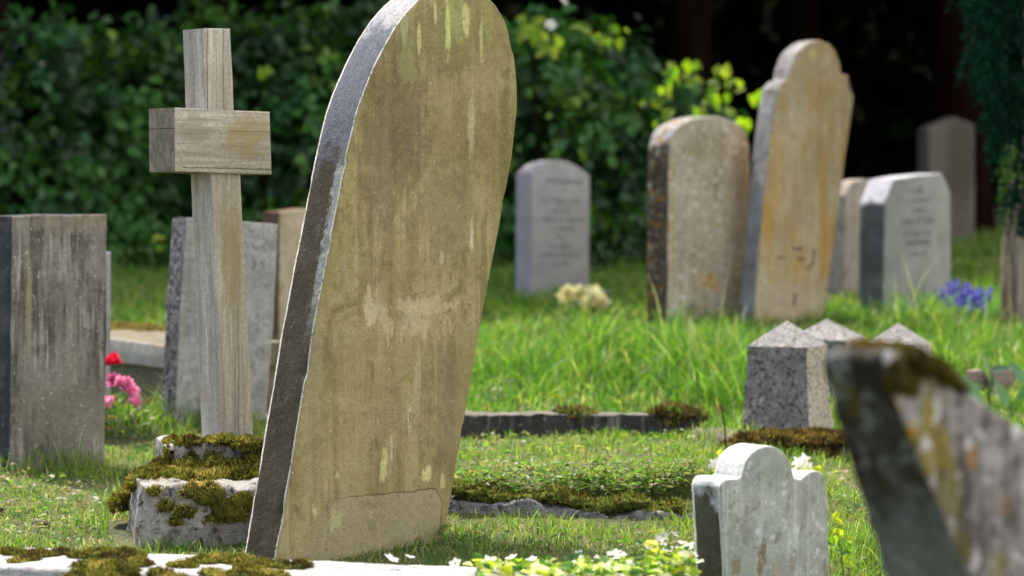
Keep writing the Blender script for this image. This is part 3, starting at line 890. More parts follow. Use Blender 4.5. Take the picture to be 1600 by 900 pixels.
pl = Place(1488, 386, 30)
f_ = stone_mat('tree shaded brown stone', (.085, .075, .06), (.11, .097, .08), (.07, .06, .048), 3, blobs=[(*pl.uv(1500, 250), .18, .5, (.055, .047, .037), .8, .8)], grain=.3, seed=39)  # shade of the tree darkened into the stone colour
tag(slab('headstone', pl, [(1452, 388), (1450, 200), (1494, 182), (1523, 195), (1524, 385)], .14, [f_], None, bevel=.012, jitter=.003),
    'shaded brown headstone with low pointed top, farthest away beneath the trees', 'headstone')

# ------------------------------------------------------------------ 5  foreground stones
pl = Place(1215, 968, 41, d=6.2)
bl = lambda px, py, rx, rz, c, a=1.0, *r: (*pl.uv(px, py), rx, rz, c, a, *r)
f_ = stone_mat('white marble, weathered', (.25, .268, .245), (.34, .358, .33), (.18, .19, .17), 9,
    streak=[((.52, .53, .51), .6, 34, .52, .68), ((.21, .205, .18), .5, 26, .54, .70)],
    specks=[(75, .62, .70, (.22, .22, .2), .55), (24, .60, .70, (.55, .56, .54), .6), (15, .62, .70, (.24, .24, .22), .5)],
    blobs=[bl(1190, 870, .022, .055, (.15, .11, .045), .9, 2.0, 40), bl(1240, 880, .02, .04, (.19, .16, .09), .6, 2.0, 30), bl(1165, 820, .02, .06, (.22, .22, .19), .6, 2.0, 30), bl(1255, 800, .02, .05, (.2, .2, .175), .6, 2.2, 30), bl(1150, 885, .02, .03, (.2, .155, .07), .8, 1.6, 40), bl(1290, 890, .012, .03, (.2, .13, .07), .7, 1.4, 40), bl(1215, 890, .02, .03, (.28, .24, .15), .6, 1.6, 40)], grain=.25, bump=.6, seed=41)
s_ = stone_mat('dark marble and painted sun edge', (.055, .048, .03), (.085, .075, .048), None, 8, zones=[(pl.uv(1128, 800)[1], pl.uv(1128, 762)[1], (.36, .38, .39), .9), (pl.uv(1128, 760)[1], pl.uv(1128, 742)[1], (.55, .55, .54), 1)], grain=.3, bump=.5, seed=42)  # pale zones paint sunlight onto the left shoulder
rim_w = stone_mat('pale marble sun rim', (.5, .5, .48), (.6, .6, .58), (.35, .34, .3), 12, grain=.2, bump=.4, seed=43)  # bright rim of sun painted as a pale edge
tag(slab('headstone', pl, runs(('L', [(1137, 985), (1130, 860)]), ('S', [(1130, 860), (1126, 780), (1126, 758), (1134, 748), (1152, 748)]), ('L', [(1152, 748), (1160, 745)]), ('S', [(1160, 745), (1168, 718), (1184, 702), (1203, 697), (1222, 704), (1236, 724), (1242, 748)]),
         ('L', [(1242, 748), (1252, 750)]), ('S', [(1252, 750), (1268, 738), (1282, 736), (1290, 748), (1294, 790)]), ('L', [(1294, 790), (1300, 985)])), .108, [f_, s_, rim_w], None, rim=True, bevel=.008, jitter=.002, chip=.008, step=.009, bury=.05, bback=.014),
    'small whitish headstone with round central lobe and two shoulders, lower right', 'headstone')

pl = Place(1560, 1180, 41, d=3.95)
bl = lambda px, py, rx, rz, c, a=1.0, *r: (*pl.uv(px, py), rx, rz, c, a, *r)
f_ = stone_mat('grey stone with moss and orange lichen', (.19, .172, .163), (.35, .33, .32), (.07, .062, .057), 11, streak=[((.035, .03, .027), .85, 13, .47, .60), ((.42, .40, .41), .65, 18, .55, .66)],
    specks=[(26, .60, .68, (.05, .043, .04), .7), (20, .60, .68, (.58, .56, .57), .8)],
    blobs=[bl(1448, 690, .035, .10, (.24, .185, .02), .92, 1.3), bl(1405, 640, .014, .05, (.50, .27, .02), .95, 1.0), bl(1425, 680, .012, .04, (.46, .27, .02), .9, 1.2), bl(1480, 760, .035, .07, (.16, .13, .03), .85, 1.3), bl(1430, 578, .06, .035, (.10, .08, .016), .97, .9), bl(1470, 700, .03, .05, (.19, .145, .02), .85, 1.4), bl(1500, 860, .025, .05, (.13, .10, .025), .8, 1.5), bl(1540, 660, .02, .03, (.05, .042, .036), .8, 1.5),
           bl(1520, 710, .015, .03, (.30, .15, .04), .8, 1.2), bl(1570, 790, .015, .02, (.28, .16, .07), .6, 1.2), bl(1428, 640, .03, .035, (.44, .43, .45), .7, 1.4), bl(1410, 620, .02, .02, (.40, .39, .41), .8, 1.0), bl(1460, 830, .02, .03, (.34, .34, .36), .7, 1.2), bl(1560, 890, .03, .03, (.2, .15, .04), .7, 1.3)], grain=.35, bump=.9, seed=44, coarse=1.0)
x0 = -.14
s_ = stone_mat('black mossy edge', (.024, .021, .015), (.06, .056, .042), (.15, .165, .16), 10,
    zones=[(pl.uv(1450, 690)[1], pl.uv(1450, 640)[1] + .02, (.018, .015, .008), .7), (pl.uv(1450, 800)[1] + .05, pl.uv(1450, 900)[1], (.19, .22, .22), .8)],
    specks=[(14, .56, .66, (.24, .27, .26), .7), (11, .60, .68, (.10, .08, .02), .8)], grain=.4, bump=.9, seed=45, coarse=1.0)
t = empty('headstone', pl.O, pl.th, 'blurred dark headstone with mossy corner and sloping top in the near right corner', 'headstone')
slab('slab', pl, runs(('L', [(1596, 1180), (1528, 930), (1452, 750), (1400, 620)]), ('S', [(1400, 620), (1384, 570), (1394, 548), (1432, 562)]), ('L', [(1432, 562), (1510, 612), (1600, 668), (1720, 745), (1830, 1180)])), .134, [f_, s_], t,
     bevel=.015, jitter=.006, chip=.02, tgrow=.16, step=.012, bury=.42)
pal_dark = np.array([(.10, .075, .012), (.06, .05, .012), (.035, .028, .008), (.15, .10, .02), (.05, .03, .012), (.09, .08, .02)])
moss('moss', [(pl.world(px, py, off), (rx * 1.2, ry * 1.2, rz * 1.3), R(41)) for px, py, off, rx, ry, rz in
              [(1408, 560, -.03, .03, .04, .012), (1432, 570, -.02, .035, .04, .012), (1455, 588, -.03, .03, .04, .012), (1396, 560, -.07, .025, .03, .012), (1400, 552, -.10, .022, .025, .010), (1480, 606, -.03, .02, .03, .008), (1400, 590, .0, .014, .01, .02), (1420, 600, .0, .02, .008, .016), (1375, 552, -.11, .02, .025, .012), (1350, 548, -.125, .018, .02, .010)]],
     t, dens=60000, h=.008, pal=pal_dark)

# mossy kerb across the bottom
A = P(-260, 852, 1.0); 
def on_z(px, py, z):
    v = ray(px, py); return CAM + v * ((z - CAM.z) / v.z)
KZ = .10
a0, a1 = on_z(0, 854, KZ), on_z(800, 888, KZ)
kd = (a1 - a0).normalized()
kn = Vector((kd.y, -kd.x, 0))          # towards the camera
K0 = a0 - kd * .55
kl = 2.32
kth = math.atan2(kd.y, kd.x)
t = empty('kerb_stone', K0 + kn * .16, kth, 'pale sunlit kerb stone with patches of golden moss along the bottom of the photo', 'kerb')
class KP: pass
def box_mesh(name, L, W, z0, z1, mats, parent, bevel=.012, jit=.004, nx=120, ny=16):
    """a long worn block, local x along its length, y across, rounded arrises"""
    prof = []
    yb = [(0, z0), (0, z1 - bevel), (bevel * .3, z1 - bevel * .3), (bevel, z1)]
    for k in range(1, ny): yb.append((bevel + (W - 2 * bevel) * k / ny, z1))
    yb += [(W - bevel, z1), (W - bevel * .3, z1 - bevel * .3), (W, z1 - bevel), (W, z0)]
    bm = bmesh.new()
    g = []
    for i in range(nx + 1):
        x = L * i / nx
        row = []
        for y, z in yb:
            q = Vector((x * 7 + z0 * 9, y * 7, z * 3))
            dz = jit * (noise.noise(q) + .6 * noise.noise(q * 4)) if z > z0 else 0
            dy = jit * .8 * noise.noise(q * 1.7 + Vector((9, 0, 0)))
            row.append(bm.verts.new((x, y + dy - W / 2, z + dz)))
        g.append(row)
    for i in range(nx):
        for j in range(len(yb) - 1):
            bm.faces.new((g[i][j], g[i][j + 1], g[i + 1][j + 1], g[i + 1][j])).smooth = True
    bm.faces.new(g[0]); bm.faces.new(g[-1][::-1])
    bmesh.ops.recalc_face_normals(bm, faces=bm.faces)
    me = bpy.data.meshes.new(name); bm.to_mesh(me); bm.free()
    me.set_sharp_from_angle(angle=R(50))
    return link(name, me, mats, parent)
kerb_mat = stone_mat('pale weathered kerb', (.30, .295, .30), (.42, .415, .41), (.20, .19, .18), 7, specks=[(40, .66, .73, (.14, .13, .12), .7), (90, .62, .7, (.62, .62, .62), .5)], grain=.3, bump=.8, seed=47, coarse=.8)
box_mesh('block', kl, .32, -.35, KZ - K0.z, kerb_mat, t)
km = []
rk = random.Random(5)
for px, py, rx, ry, rz in [(20, 862, .05, .02, .012), (60, 866, .05, .022, .014), (95, 862, .025, .02, .012), (25, 876, .02, .015, .01), (45, 872, .03, .02, .012),
        (125, 868, .03, .02, .014), (160, 866, .05, .03, .02), (195, 868, .05, .03, .02), (145, 884, .05, .025, .02), (180, 888, .06, .03, .022), (215, 880, .03, .025, .018), (130, 898, .04, .02, .016), (165, 902, .05, .02, .016),
        (250, 893, .03, .014, .012), (285, 884, .04, .016, .014), (315, 876, .035, .018, .016), (340, 873, .04, .02, .018), (375, 876, .05, .022, .018), (410, 882, .05, .022, .018), (445, 884, .05, .02, .018), (470, 882, .03, .016, .014),
        (330, 894, .03, .014, .012), (365, 900, .06, .02, .016), (420, 898, .05, .02, .014), (270, 902, .04, .012, .012), (385, 890, .04, .018, .016)]:
    km.append((on_z(px, py + 3, KZ), (rx * 1.1, ry * 1.5, rz * .9), kth))
moss('moss', km, t, dens=70000, h=.008)

# ------------------------------------------------------------------ 6  kerbs and posts in the middle
pl = Place(900, 832, -8, d=7.5)
rough = stone_mat('rough grey kerb', (.15, .145, .145), (.25, .245, .245), (.07, .07, .07), 14, specks=[(34, .56, .64, (.05, .05, .055), .85), (50, .64, .7, (.5, .5, .5), .7)], grain=.4, bump=1.0, seed=50, coarse=2)
t = empty('kerb_stone', pl.O, pl.th, 'rough speckled stone kerb sunk in the grass right of the tall leaning headstone', 'kerb')
slab('block', pl, [(560, 846), (560, 780), (700, 781), (760, 788), (830, 784), (900, 793), (950, 803), (1000, 799), (1130, 808), (1130, 852)], .12, rough, t, bevel=.014, jitter=.016, chip=.05, step=.014, bury=.1)
grm = []
for x, y in [(715, 780), (745, 783), (780, 786), (830, 788), (865, 791), (905, 794), (925, 800), (950, 797), (985, 801), (1020, 806), (1055, 806), (1080, 812)]:
    grm.append((pl.world(x, y - 12 + 5 * math.sin(x), -.06), (.055, .05, .018), pl.th))
moss('moss', grm, t, dens=20000, h=.012, lawn=2.5, pal=np.array([(.16, .18, .035), (.12, .15, .03), (.09, .07, .02), (.2, .17, .06), (.13, .08, .02), (.13, .2, .04)]))

pl = Place(900, 681, -3)
dk = stone_mat('dark granite kerb', (.024, .023, .022), (.05, .048, .045), None, 12, streak=[((.20, .19, .18), .7, 26, .53, .66)], specks=[(30, .64, .7, (.3, .29, .3), .6)], grain=.4, bump=.8, seed=52, coarse=1)
tp_ = stone_mat('pale kerb top', (.10, .09, .075), (.16, .145, .125), (.06, .055, .03), 10, grain=.3, seed=53)
t = empty('kerb_stone', pl.O, pl.th, 'straight dark granite kerb lying across the grass in the middle distance', 'kerb')
slab('block', pl, [(640, 684), (640, 648), (860, 647), (1040, 649), (1094, 651), (1097, 684)], .13, [dk, tp_], t, bevel=.008, jitter=.006, chip=.014, bury=.1)
moss('moss', [(pl.world(x, 648, -.06), (.07, .07, .016), pl.th) for x in (905, 1040, 1075)], t, dens=16000, h=.02, lawn=1.5, pal=np.array([(.12, .15, .03), (.1, .08, .03), (.07, .05, .02), (.2, .15, .06), (.13, .08, .03), (.12, .2, .04)]))

gran = stone_mat('pink grey granite', (.36, .31, .255), (.47, .415, .345), None, 20, specks=[(75, .55, .62, (.13, .115, .10), .8), (55, .6, .68, (.52, .5, .47), .7)], grain=.4, bump=.8, seed=55)
gran_d = stone_mat('rock faced granite', (.19, .182, .172), (.28, .27, .258), None, 16, specks=[(55, .56, .66, (.075, .058, .055), .9), (60, .62, .7, (.4, .39, .38), .7)], grain=.4, bump=1.0, seed=56, coarse=3)
gran_t = stone_mat('grey granite cap', (.22, .21, .205), (.32, .31, .30), None, 20, specks=[(70, .56, .63, (.11, .105, .10), .85), (20, .62, .7, (.14, .13, .10), .7)], grain=.4, bump=.8, seed=57)
def post(px, py, d, hgt, capz, sb, st, th, label):
    O = P(px, py, d)
    bm = bmesh.new()
    nx = 6
    rings = []
    def ring(z, hs, jit):
        r = []
        for s in range(4):
            c0 = [(-1, -1), (1, -1), (1, 1), (-1, 1)][s]; c1 = [(-1, -1), (1, -1), (1, 1), (-1, 1)][(s + 1) % 4]
            for k in range(nx):
                f = k / nx
                x, y = (c0[0] + (c1[0] - c0[0]) * f) * hs, (c0[1] + (c1[1] - c0[1]) * f) * hs
                q = Vector((x * 25 + O.x * 9, y * 25, z * 25))
                e = jit * noise.noise(q)
                r.append(bm.verts.new((x * (1 + e / hs), y * (1 + e / hs), z)))
        return r
    for k in range(9):
        f = k / 8
        rings.append(ring(-.15 + (hgt + .15) * f, (sb + (st - sb) * f) / 2, .008 if s_is(f) else .004))
    rings.append(ring(hgt + .006, st / 2 - .006, .003))
    rings.append(ring(hgt + capz * .5, st / 4, .003))
    for a, b in zip(rings, rings[1:]):
        for i in range(4 * nx):
            f = bm.faces.new((a[i], a[(i + 1) % (4 * nx)], b[(i + 1) % (4 * nx)], b[i]))
            top = b is rings[-1] or b is rings[-2]
            f.material_index = 2 if top else (0 if i // nx in (0, 2) else 1)
    ap = bm.verts.new((0, 0, hgt + capz))
    for i in range(4 * nx):
        bm.faces.new((rings[-1][i], rings[-1][(i + 1) % (4 * nx)], ap)).material_index = 2
    bmesh.ops.recalc_face_normals(bm, faces=bm.faces)
    me = bpy.data.meshes.new('granite_post'); bm.to_mesh(me); bm.free()
    o = link('granite_post', me, [gran, gran_d, gran_t], None, O, R(th))
    tag(o, label, 'stone post', 'granite posts with pyramid tops')
    return o
def s_is(f): return 0 < f < 1
post(1230, 676, 9.25, .335, .095, .285, .24, 64, 'nearest granite post with pyramid top, standing clear on the mossy kerb')
post(1291, 640, 10.2, .30, .085, .30, .262, 64, 'middle granite post with pyramid top, half hidden by its neighbours')
post(1403, 640, 10.0, .27, .09, .25, .215, 62, 'granite post with pyramid top peeping over the blurred dark headstone')

# mossy kerb beneath the posts
pl = Place(1215, 735, 20, d=8.75)
mk = stone_mat('mossy dark kerb', (.09, .08, .06), (.16, .145, .11), (.05, .045, .03), 14, grain=.4, bump=1, seed=60, coarse=2)
t = empty('mossy_kerb', pl.O, pl.th, 'dark kerb smothered in brown moss below the granite posts', 'kerb')
slab('block', pl, [(1150, 745), (1152, 700), (1170, 688), (1260, 686), (1330, 686), (1340, 745)], .5, mk, t, bevel=.02, jitter=.012, chip=.02, step=.02)
pal_b = np.array([(.17, .12, .03), (.11, .08, .025), (.05, .04, .015), (.22, .15, .04), (.09, .05, .018), (.13, .10, .025)])
moss('moss', [(pl.world(x, y, o), (rx, ry, rz), pl.th) for x, y, o, rx, ry, rz in
              [(1120, 725, .0, .05, .08, .02), (1145, 706, -.02, .05, .08, .03), (1175, 688, -.04, .05, .1, .022), (1210, 683, -.05, .06, .12, .02), (1245, 684, -.05, .06, .1, .02), (1285, 684, -.05, .06, .1, .022), (1310, 686, -.04, .05, .1, .02),
               (1195, 697, .0, .05, .03, .025), (1230, 702, .0, .03, .02, .012), (1275, 700, .0, .06, .03, .025), (1300, 715, .0, .05, .03, .03), (1265, 716, .0, .03, .02, .012), (1100, 738, .02, .03, .05, .012)]], t, dens=30000, h=.013, pal=pal_b, lawn=1)

# half-buried lumps and broken stones in the grass
def lump(name, px, py, rx, ry, rz, mat, label, cat, d=None):
    O = PG(px, py) if d is None else P(px, py, d)
    bm = bmesh.new()
    bmesh.ops.create_icosphere(bm, subdivisions=4, radius=1)
    for v in bm.verts:
        q = v.co.copy()
        k = 1 + .35 * noise.noise(q * 1.6 + O) + .15 * noise.noise(q * 5 + O)
        v.co = Vector((q.x * rx * k, q.y * ry * k, max(-.6, min(.72, q.z * k)) * rz * 1.2))
    for f in bm.faces: f.smooth = True
    me = bpy.data.meshes.new(name); bm.to_mesh(me); bm.free()
    return tag(link(name, me, mat, None, O, random.uniform(-.4, .4)), label, cat)
brown = stone_mat('earthy stone', (.08, .055, .035), (.15, .11, .075), (.2, .17, .12), 14, grain=.4, bump=1, seed=62)
lump('kerb_fragment', 885, 527, .16, .1, .06, brown, 'longer brown stone lump in the grass below the yellow flowers', 'stone')
lump('kerb_fragment', 990, 530, .09, .08, .06, brown, 'smaller brown stone lump in the grass left of the orange lichened headstone', 'stone')
lump('stone_fragment', 795, 575, .05, .05, .05, stone_mat('dark grey rubble', (.13, .13, .14), (.2, .2, .2), None, 14, seed=63), 'small grey stone in the grass beside a dead orange leaf', 'stone')
lump('soil_clod', 62, 822, .03, .03, .02, brown, 'small brown clod in the mown grass at lower left', 'clod')
grb = stone_mat('grey brown stump stone', (.17, .14, .11), (.25, .21, .17), (.08, .07, .06), 14, streak=[((.06, .05, .04), .7, 40, .5, .66)], seed=64)
pl = Place(1528, 618, 30)
tag(slab('broken_stone', pl, [(1518, 625), (1520, 580), (1534, 577), (1540, 586), (1541, 622)], .05, grb, None, bevel=.006, jitter=.004), 'short broken upright stone, left of a pair in the grass at right', 'stone')
pl = Place(1570, 618, 30)
tag(slab('broken_stone', pl, [(1555, 622), (1552, 580), (1572, 574), (1588, 578), (1588, 620)], .06, grb, None, bevel=.006, jitter=.004), 'wider broken upright stone, right of a pair in the grass at right', 'stone')

# ------------------------------------------------------------------ 7  grass
KEEP_OUT = []
def rect_out(pl_O, th, x0, x1, y0, y1): KEEP_OUT.append((pl_O.x, pl_O.y, math.cos(th), math.sin(th), x0, x1, y0, y1))
_k = K0 + kn * .16
rect_out(_k, kth, -.1, kl + .02, -.175, .175)
rect_out(pq.O, pq.th, -.22, .42, -.01, .44)
_p = Place(900, 832, -8, d=7.5); rect_out(_p.O, _p.th, -1, 1, -.02, .11)
_p = Place(900, 681, -3); rect_out(_p.O, _p.th, -.8, .52, -.01, .13)
_p = Place(240, 640, -52); rect_out(_p.O, _p.th, -1.5, 1.0, 0, .54)

def grass():
    n = 340000
    y = RNG.uniform(5.6, 22, n) if False else 5.6 + 16.4 * RNG.uniform(0, 1, n) ** 1.4
    x = RNG.uniform(-1, 1, n) * (0.235 * y + .9)
    ok = np.ones(n, bool)
    for ox, oy, c, s, x0, x1, y0, y1 in KEEP_OUT:
        lx = (x - ox) * c + (y - oy) * s
        ly = -(x - ox) * s + (y - oy) * c
        ok &= ~((lx > x0) & (lx < x1) & (ly > y0) & (ly < y1))
    x, y = x[ok], y[ok]
    n = len(x)
    nz = np.array([noise.noise(Vector((a * 1.1, b * 1.1, 7))) for a, b in zip(x, y)])
    nz2 = np.array([noise.noise(Vector((a * 4.5, b * 4.5, 2))) for a, b in zip(x, y)])
    # mown thin turf near, longer further back
    far = np.clip((y - 9.3) / .6, 0, 1)
    h = .042 + .02 * np.clip(nz2, -1, 1) + far * (.05 + .05 * nz)
    for px, py, r, add in [(1000, 590, .75, .10), (1090, 590, .5, .14), (1140, 640, .22, .16), (245, 672, .26, .10), (195, 690, .16, -.06), (285, 660, .16, .12), (1500, 580, .7, .09), (1460, 540, .4, .08), (1060, 520, .4, .01),
                           (1350, 860, .5, .09), (760, 470, .5, .06), (860, 530, .5, .05), (640, 560, .8, .06), (930, 600, .5, .08), (160, 830, .12, .05), (40, 730, .3, .04), (900, 838, .3, .012), (760, 836, .22, .014), (1030, 840, .2, .012), (1300, 500, .5, .02), (30, 742, .12, .05), (90, 740, .12, .06), (150, 738, .12, .07), (1105, 516, .3, .03), (1235, 518, .3, .02), (1430, 496, .3, .03), (872, 478, .3, .06), (350, 664, .25, .08), (1150, 690, .15, .1), (1330, 670, .2, .14), (1120, 620, .3, .1), (1040, 550, .3, .03), (1150, 560, .25, .14), (960, 545, .4, .07), (800, 600, .4, .06), (1440, 540, .3, .10), (1330, 620, .15, .1), (1130, 520, .4, .02)]:
        c = PG(px, py)
        dd = ((x - c.x) ** 2 + (y - c.y) ** 2) / r ** 2
        h += add * np.exp(-dd * 1.5)
    tuft = np.clip(.5 + 1.4 * nz2, .25, 1.5)
    h = np.maximum(.015, h * RNG.uniform(.45, 1.3, n) * (.6 + .5 * tuft))
    wd = .0028 * (y / 7) ** .75 * RNG.uniform(.7, 1.5, n) * (1 + .5 * far)
    z = np.array([G(a, b) for a, b in zip(x, y)]) - .006
    az = RNG.uniform(0, 2 * np.pi, n)
    lean = RNG.uniform(.15, 1.1, n) ** 1.2
    pal = np.array([(.066, .155, .018), (.115, .195, .026), (.032, .09, .012), (.19, .23, .04), (.36, .29, .15), (.24, .19, .09)])
    straw = np.clip(np.where(y < 9.4, (.24 - .4 * nz2 - .25 * nz), .10 - .3 * nz), .03, .65)
    # fresh long tufts carry little straw
    straw = np.where(h > .12, .05, straw)
    u = RNG.uniform(0, 1, n)
    k = np.where(u < straw * .6, 4, np.where(u < straw, 5, 0))
    v = RNG.uniform(0, 1, n) + .55 * nz + .3 * nz2  # hue drifts in patches, imitating sunlit and shaded turf
    k = np.where(k == 0, np.where(v < .35, 0, np.where(v < .6, 1, np.where(v < .72, 2, 3))), k)
    k = np.where((k == 3) & (y > 9.6) & (RNG.uniform(0, 1, n) < .6), 0, k)
    # here and there a tall pale seed stalk
    wisp = (RNG.uniform(0, 1, n) < .02) & (h > .06)
    h = np.where(wisp, h * 1.6, h)
    wd = np.where(wisp, wd * .6, wd)
    col = pal[k] * RNG.uniform(.7, 1.3, (n, 1))
    col = np.where(wisp[:, None], np.array([[.36, .36, .19]]), col)
    o = blades('grass', np.stack([x, y, z], 1), h, wd, az, lean, col, GRASS)
    tag(o, kind='stuff')
grass()

def ground_cover():
    # clover and small herbs along the plot edge and in the lawn
    pos, dv, nm, ln, wd, col = [], [], [], [], [], []
    rg = random.Random(3)
    for px0, px1, py0, py1, n in [(700, 1090, 736, 782, 1300), (740, 1000, 585, 640, 500), (700, 1090, 690, 740, 300), (0, 160, 740, 850, 250), (820, 1010, 400, 450, 400), (1300, 1360, 740, 900, 200), (690, 1080, 845, 872, 160)]:
        for _ in range(n):
            p = PG(rg.uniform(px0, px1), rg.uniform(py0, py1))
            p.z += rg.uniform(.005, .05)
            pos.append(p); a = rg.uniform(0, 6.28)
            dv.append((math.cos(a), math.sin(a), rg.uniform(-.2, .5)))
            nm.append((rg.uniform(-.4, .4), rg.uniform(-.4, .4), 1))
            s = rg.uniform(.012, .034) * (p.y / 8)
            ln.append(s); wd.append(s * .7)
            c = rg.choice([(.09, .16, .03), (.13, .18, .05), (.06, .12, .025), (.2, .19, .09), (.17, .14, .06)])
            col.append([k * rg.uniform(.8, 1.2) for k in c])
    tag(leaves('ground_cover', np.array(pos), np.array(dv), np.array(nm), np.array(ln), np.array(wd), np.array(col), GRASS), kind='stuff')
ground_cover()

# ------------------------------------------------------------------ 8  flowers and small plants
def bloom_mesh(name, size, cols, n=26, cup=.6):
    """a double flower head of n petals round its own origin"""
    pos, dv, nm, ln, wd, col = [], [], [], [], [], []
    for i in range(n):
        a = i * 2.39996
        el = math.pi / 2 * (1 - (i + .5) / n * cup * 1.9)
        d = Vector((math.cos(a) * math.cos(el), math.sin(a) * math.cos(el), math.sin(el)))
        pos.append(d * size * .08); dv.append(d)
        nm.append(Vector((-d.x * d.z, -d.y * d.z, 1.0)) + Vector((random.uniform(-.3, .3), random.uniform(-.3, .3), 0)))
        s = size * random.uniform(.42, .6)
        ln.append(s); wd.append(s * .85)
        c = random.choice(cols); k = random.uniform(.85, 1.15)
        col.append([min(.9, v * k) for v in c])
    return leaves(name, np.array(pos), np.array(dv), np.array(nm), np.array(ln), np.array(wd), np.array(col), PETAL, fold=.2, curl=-.15)

def tuft_leaves(name, parent, base, n, hgt, spread, ln, wd, cols, mat=None, seed=1, flat=.5):
    rg = random.Random(seed)
    pos, dv, nm, L, W, C = [], [], [], [], [], []
    for _ in range(n):
        a = rg.uniform(0, 6.28); r = spread * math.sqrt(rg.random())
        p = Vector((math.cos(a) * r, math.sin(a) * r, rg.uniform(0, hgt))) + Vector(base)
        pos.append(p)
        dv.append((math.cos(a) * flat + rg.uniform(-.5, .5), math.sin(a) * flat + rg.uniform(-.5, .5), rg.uniform(-.2, 1)))
        nm.append((rg.uniform(-.6, .6), rg.uniform(-.9, .3), 1))
        s = rg.uniform(.6, 1.3)
        L.append(ln * s); W.append(wd * s)
        c = rg.choice(cols); k = rg.uniform(.8, 1.2); C.append([v * k for v in c])
    return leaves(name, np.array(pos), np.array(dv), np.array(nm), np.array(L), np.array(W), np.array(C), mat or BRIGHT, parent)

# pink and red flowers left
O = PG(195, 690)
t = empty('flowering_plant', O, 0, 'pink and red double blooms beside the dark square topped headstone', 'flowers')
red = bloom_mesh('bloom', .074, [(.75, .02, .07), (.62, .01, .05)], 34); red.parent = t
red.location = P(176, 569, O.y) - O
pk0 = None
for i, (px, py, s) in enumerate([(177, 596, .9), (196, 606, 1.1), (204, 618, 1.0), (208, 632, .9), (172, 630, .75), (188, 598, .7)]):
    if pk0 is None:
        pk0 = bloom_mesh('bloom', .068, [(.86, .26, .48), (.90, .45, .62), (.82, .18, .40)], 30); b = pk0
    else:
        b = pk0.copy(); COL.objects.link(b)
    b.parent = t; b.location = P(px, py, O.y - .02 * i) - O; b.scale = (s,) * 3; b.rotation_euler = (random.uniform(.2, .9), random.uniform(-.4, .4), i)
tuft_leaves('foliage', t, (0, 0.03, 0), 100, .15, .08, .05, .018, [(.06, .11, .03), (.10, .16, .04), (.2, .17, .04)], LEAF)

# pale yellow flowers before the grey headstone
O = PG(912, 492)
t = empty('flowering_plant', O, 0, 'clump of pale yellow blooms at the foot of the small grey lettered headstone', 'flowers')
y0 = None
for i, (px, py, s) in enumerate([(886, 462, 1.2), (902, 459, 1.1), (915, 464, 1.3), (928, 466, 1.4), (938, 474, 1.2), (921, 476, 1.2)]):
    if y0 is None:
        y0 = bloom_mesh('bloom', .095, [(.86, .80, .45), (.85, .74, .32), (.88, .85, .6)], 26, .8); b = y0
    else:
        b = y0.copy(); COL.objects.link(b)
    b.parent = t; b.location = P(px, py, O.y - .16 - .02 * i) - O; b.scale = (s,) * 3; b.rotation_euler = (random.uniform(.3, 1.0), random.uniform(-.4, .4), i)
tuft_leaves('foliage', t, (0, 0, 0), 110, .09, .15, .08, .03, [(.05, .10, .03), (.08, .15, .03)], LEAF, 2)

# bluebells
O = PG(1500, 500)
t = empty('bluebell_clump', O, 0, 'clump of violet blue bells in long grass by the modern grey headstone', 'flowers')
b0 = None
rg = random.Random(8)
for i, (px, py) in enumerate([(1484, 452), (1494, 446), (1503, 458), (1512, 450), (1520, 462), (1530, 459), (1538, 468), (1492, 464), (1508, 468), (1526, 472), (1470, 458), (1478, 470), (1546, 460), (1500, 474), (1518, 478), (1536, 480), (1418, 478), (1428, 474)]):
    if b0 is None:
        b0 = bloom_mesh('bloom', .05, [(.13, .10, .62), (.20, .17, .72), (.09, .07, .48)], 16, 1.1); b = b0
    else:
        b = b0.copy(); COL.objects.link(b)
    b.parent = t; b.location = P(px, py, O.y - .55 + rg.uniform(-.1, .1)) - O; b.scale = (rg.uniform(.7, 1.0), rg.uniform(.7, 1), rg.uniform(1.2, 1.7)); b.rotation_euler = (rg.uniform(-.3, .5), rg.uniform(-.3, .3), i)
n = 620
ang = RNG.uniform(0, 6.28, n); rr = RNG.uniform(0, 1, n) ** .5
bx = np.stack([np.cos(ang) * rr * .42, np.sin(ang) * rr * .3 - .25, np.zeros(n) - .02], 1)
blades('foliage', bx, RNG.uniform(.12, .26, n), RNG.uniform(.008, .014, n), RNG.uniform(0, 6.28, n), RNG.uniform(.3, 1.2, n),
       np.array([(.09, .19, .05), (.12, .22, .05), (.16, .27, .09)])[RNG.integers(0, 3, n)], GRASS, t)

# white and yellow-green plant spilling over the kerb
O = on_z(930, 893, KZ) + kn * -.02
t = empty('flowering_plant', O, 0, 'low lime leaved plant with white blossoms on the kerb left of the whitish headstone', 'flowers')
pos, dv, nm, L, W, C = [], [], [], [], [], []
rg = random.Random(21)
def toploc(px, py): return on_z(px, py, KZ)
for i in range(330):
    u = rg.random() ** .75
    px = 735 + u * 350
    p = toploc(px, 884 + (px - 735) * .03 + rg.uniform(0, 20))
    hh = .02 + .07 * max(0, (u - .35)) * rg.random() + (.05 * rg.random() if px > 1010 else 0)
    p.z += rg.uniform(.0, 1) * hh
    pos.append(p - O); a = rg.uniform(0, 6.28)
    dv.append((math.cos(a), math.sin(a), rg.uniform(-.1, .9)))
    nm.append((rg.uniform(-.6, .6), rg.uniform(-1.2, .2), .8))
    s = rg.uniform(.022, .04); L.append(s); W.append(s * rg.uniform(.6, .85))
    C.append(rg.choice([(.30, .36, .03), (.24, .33, .04), (.36, .36, .03), (.05, .12, .03), (.66, .66, .45), (.72, .72, .6), (.10, .20, .04), (.07, .15, .04), (.42, .45, .12)]))  # cream tones paint in blown out sun glare on leaves
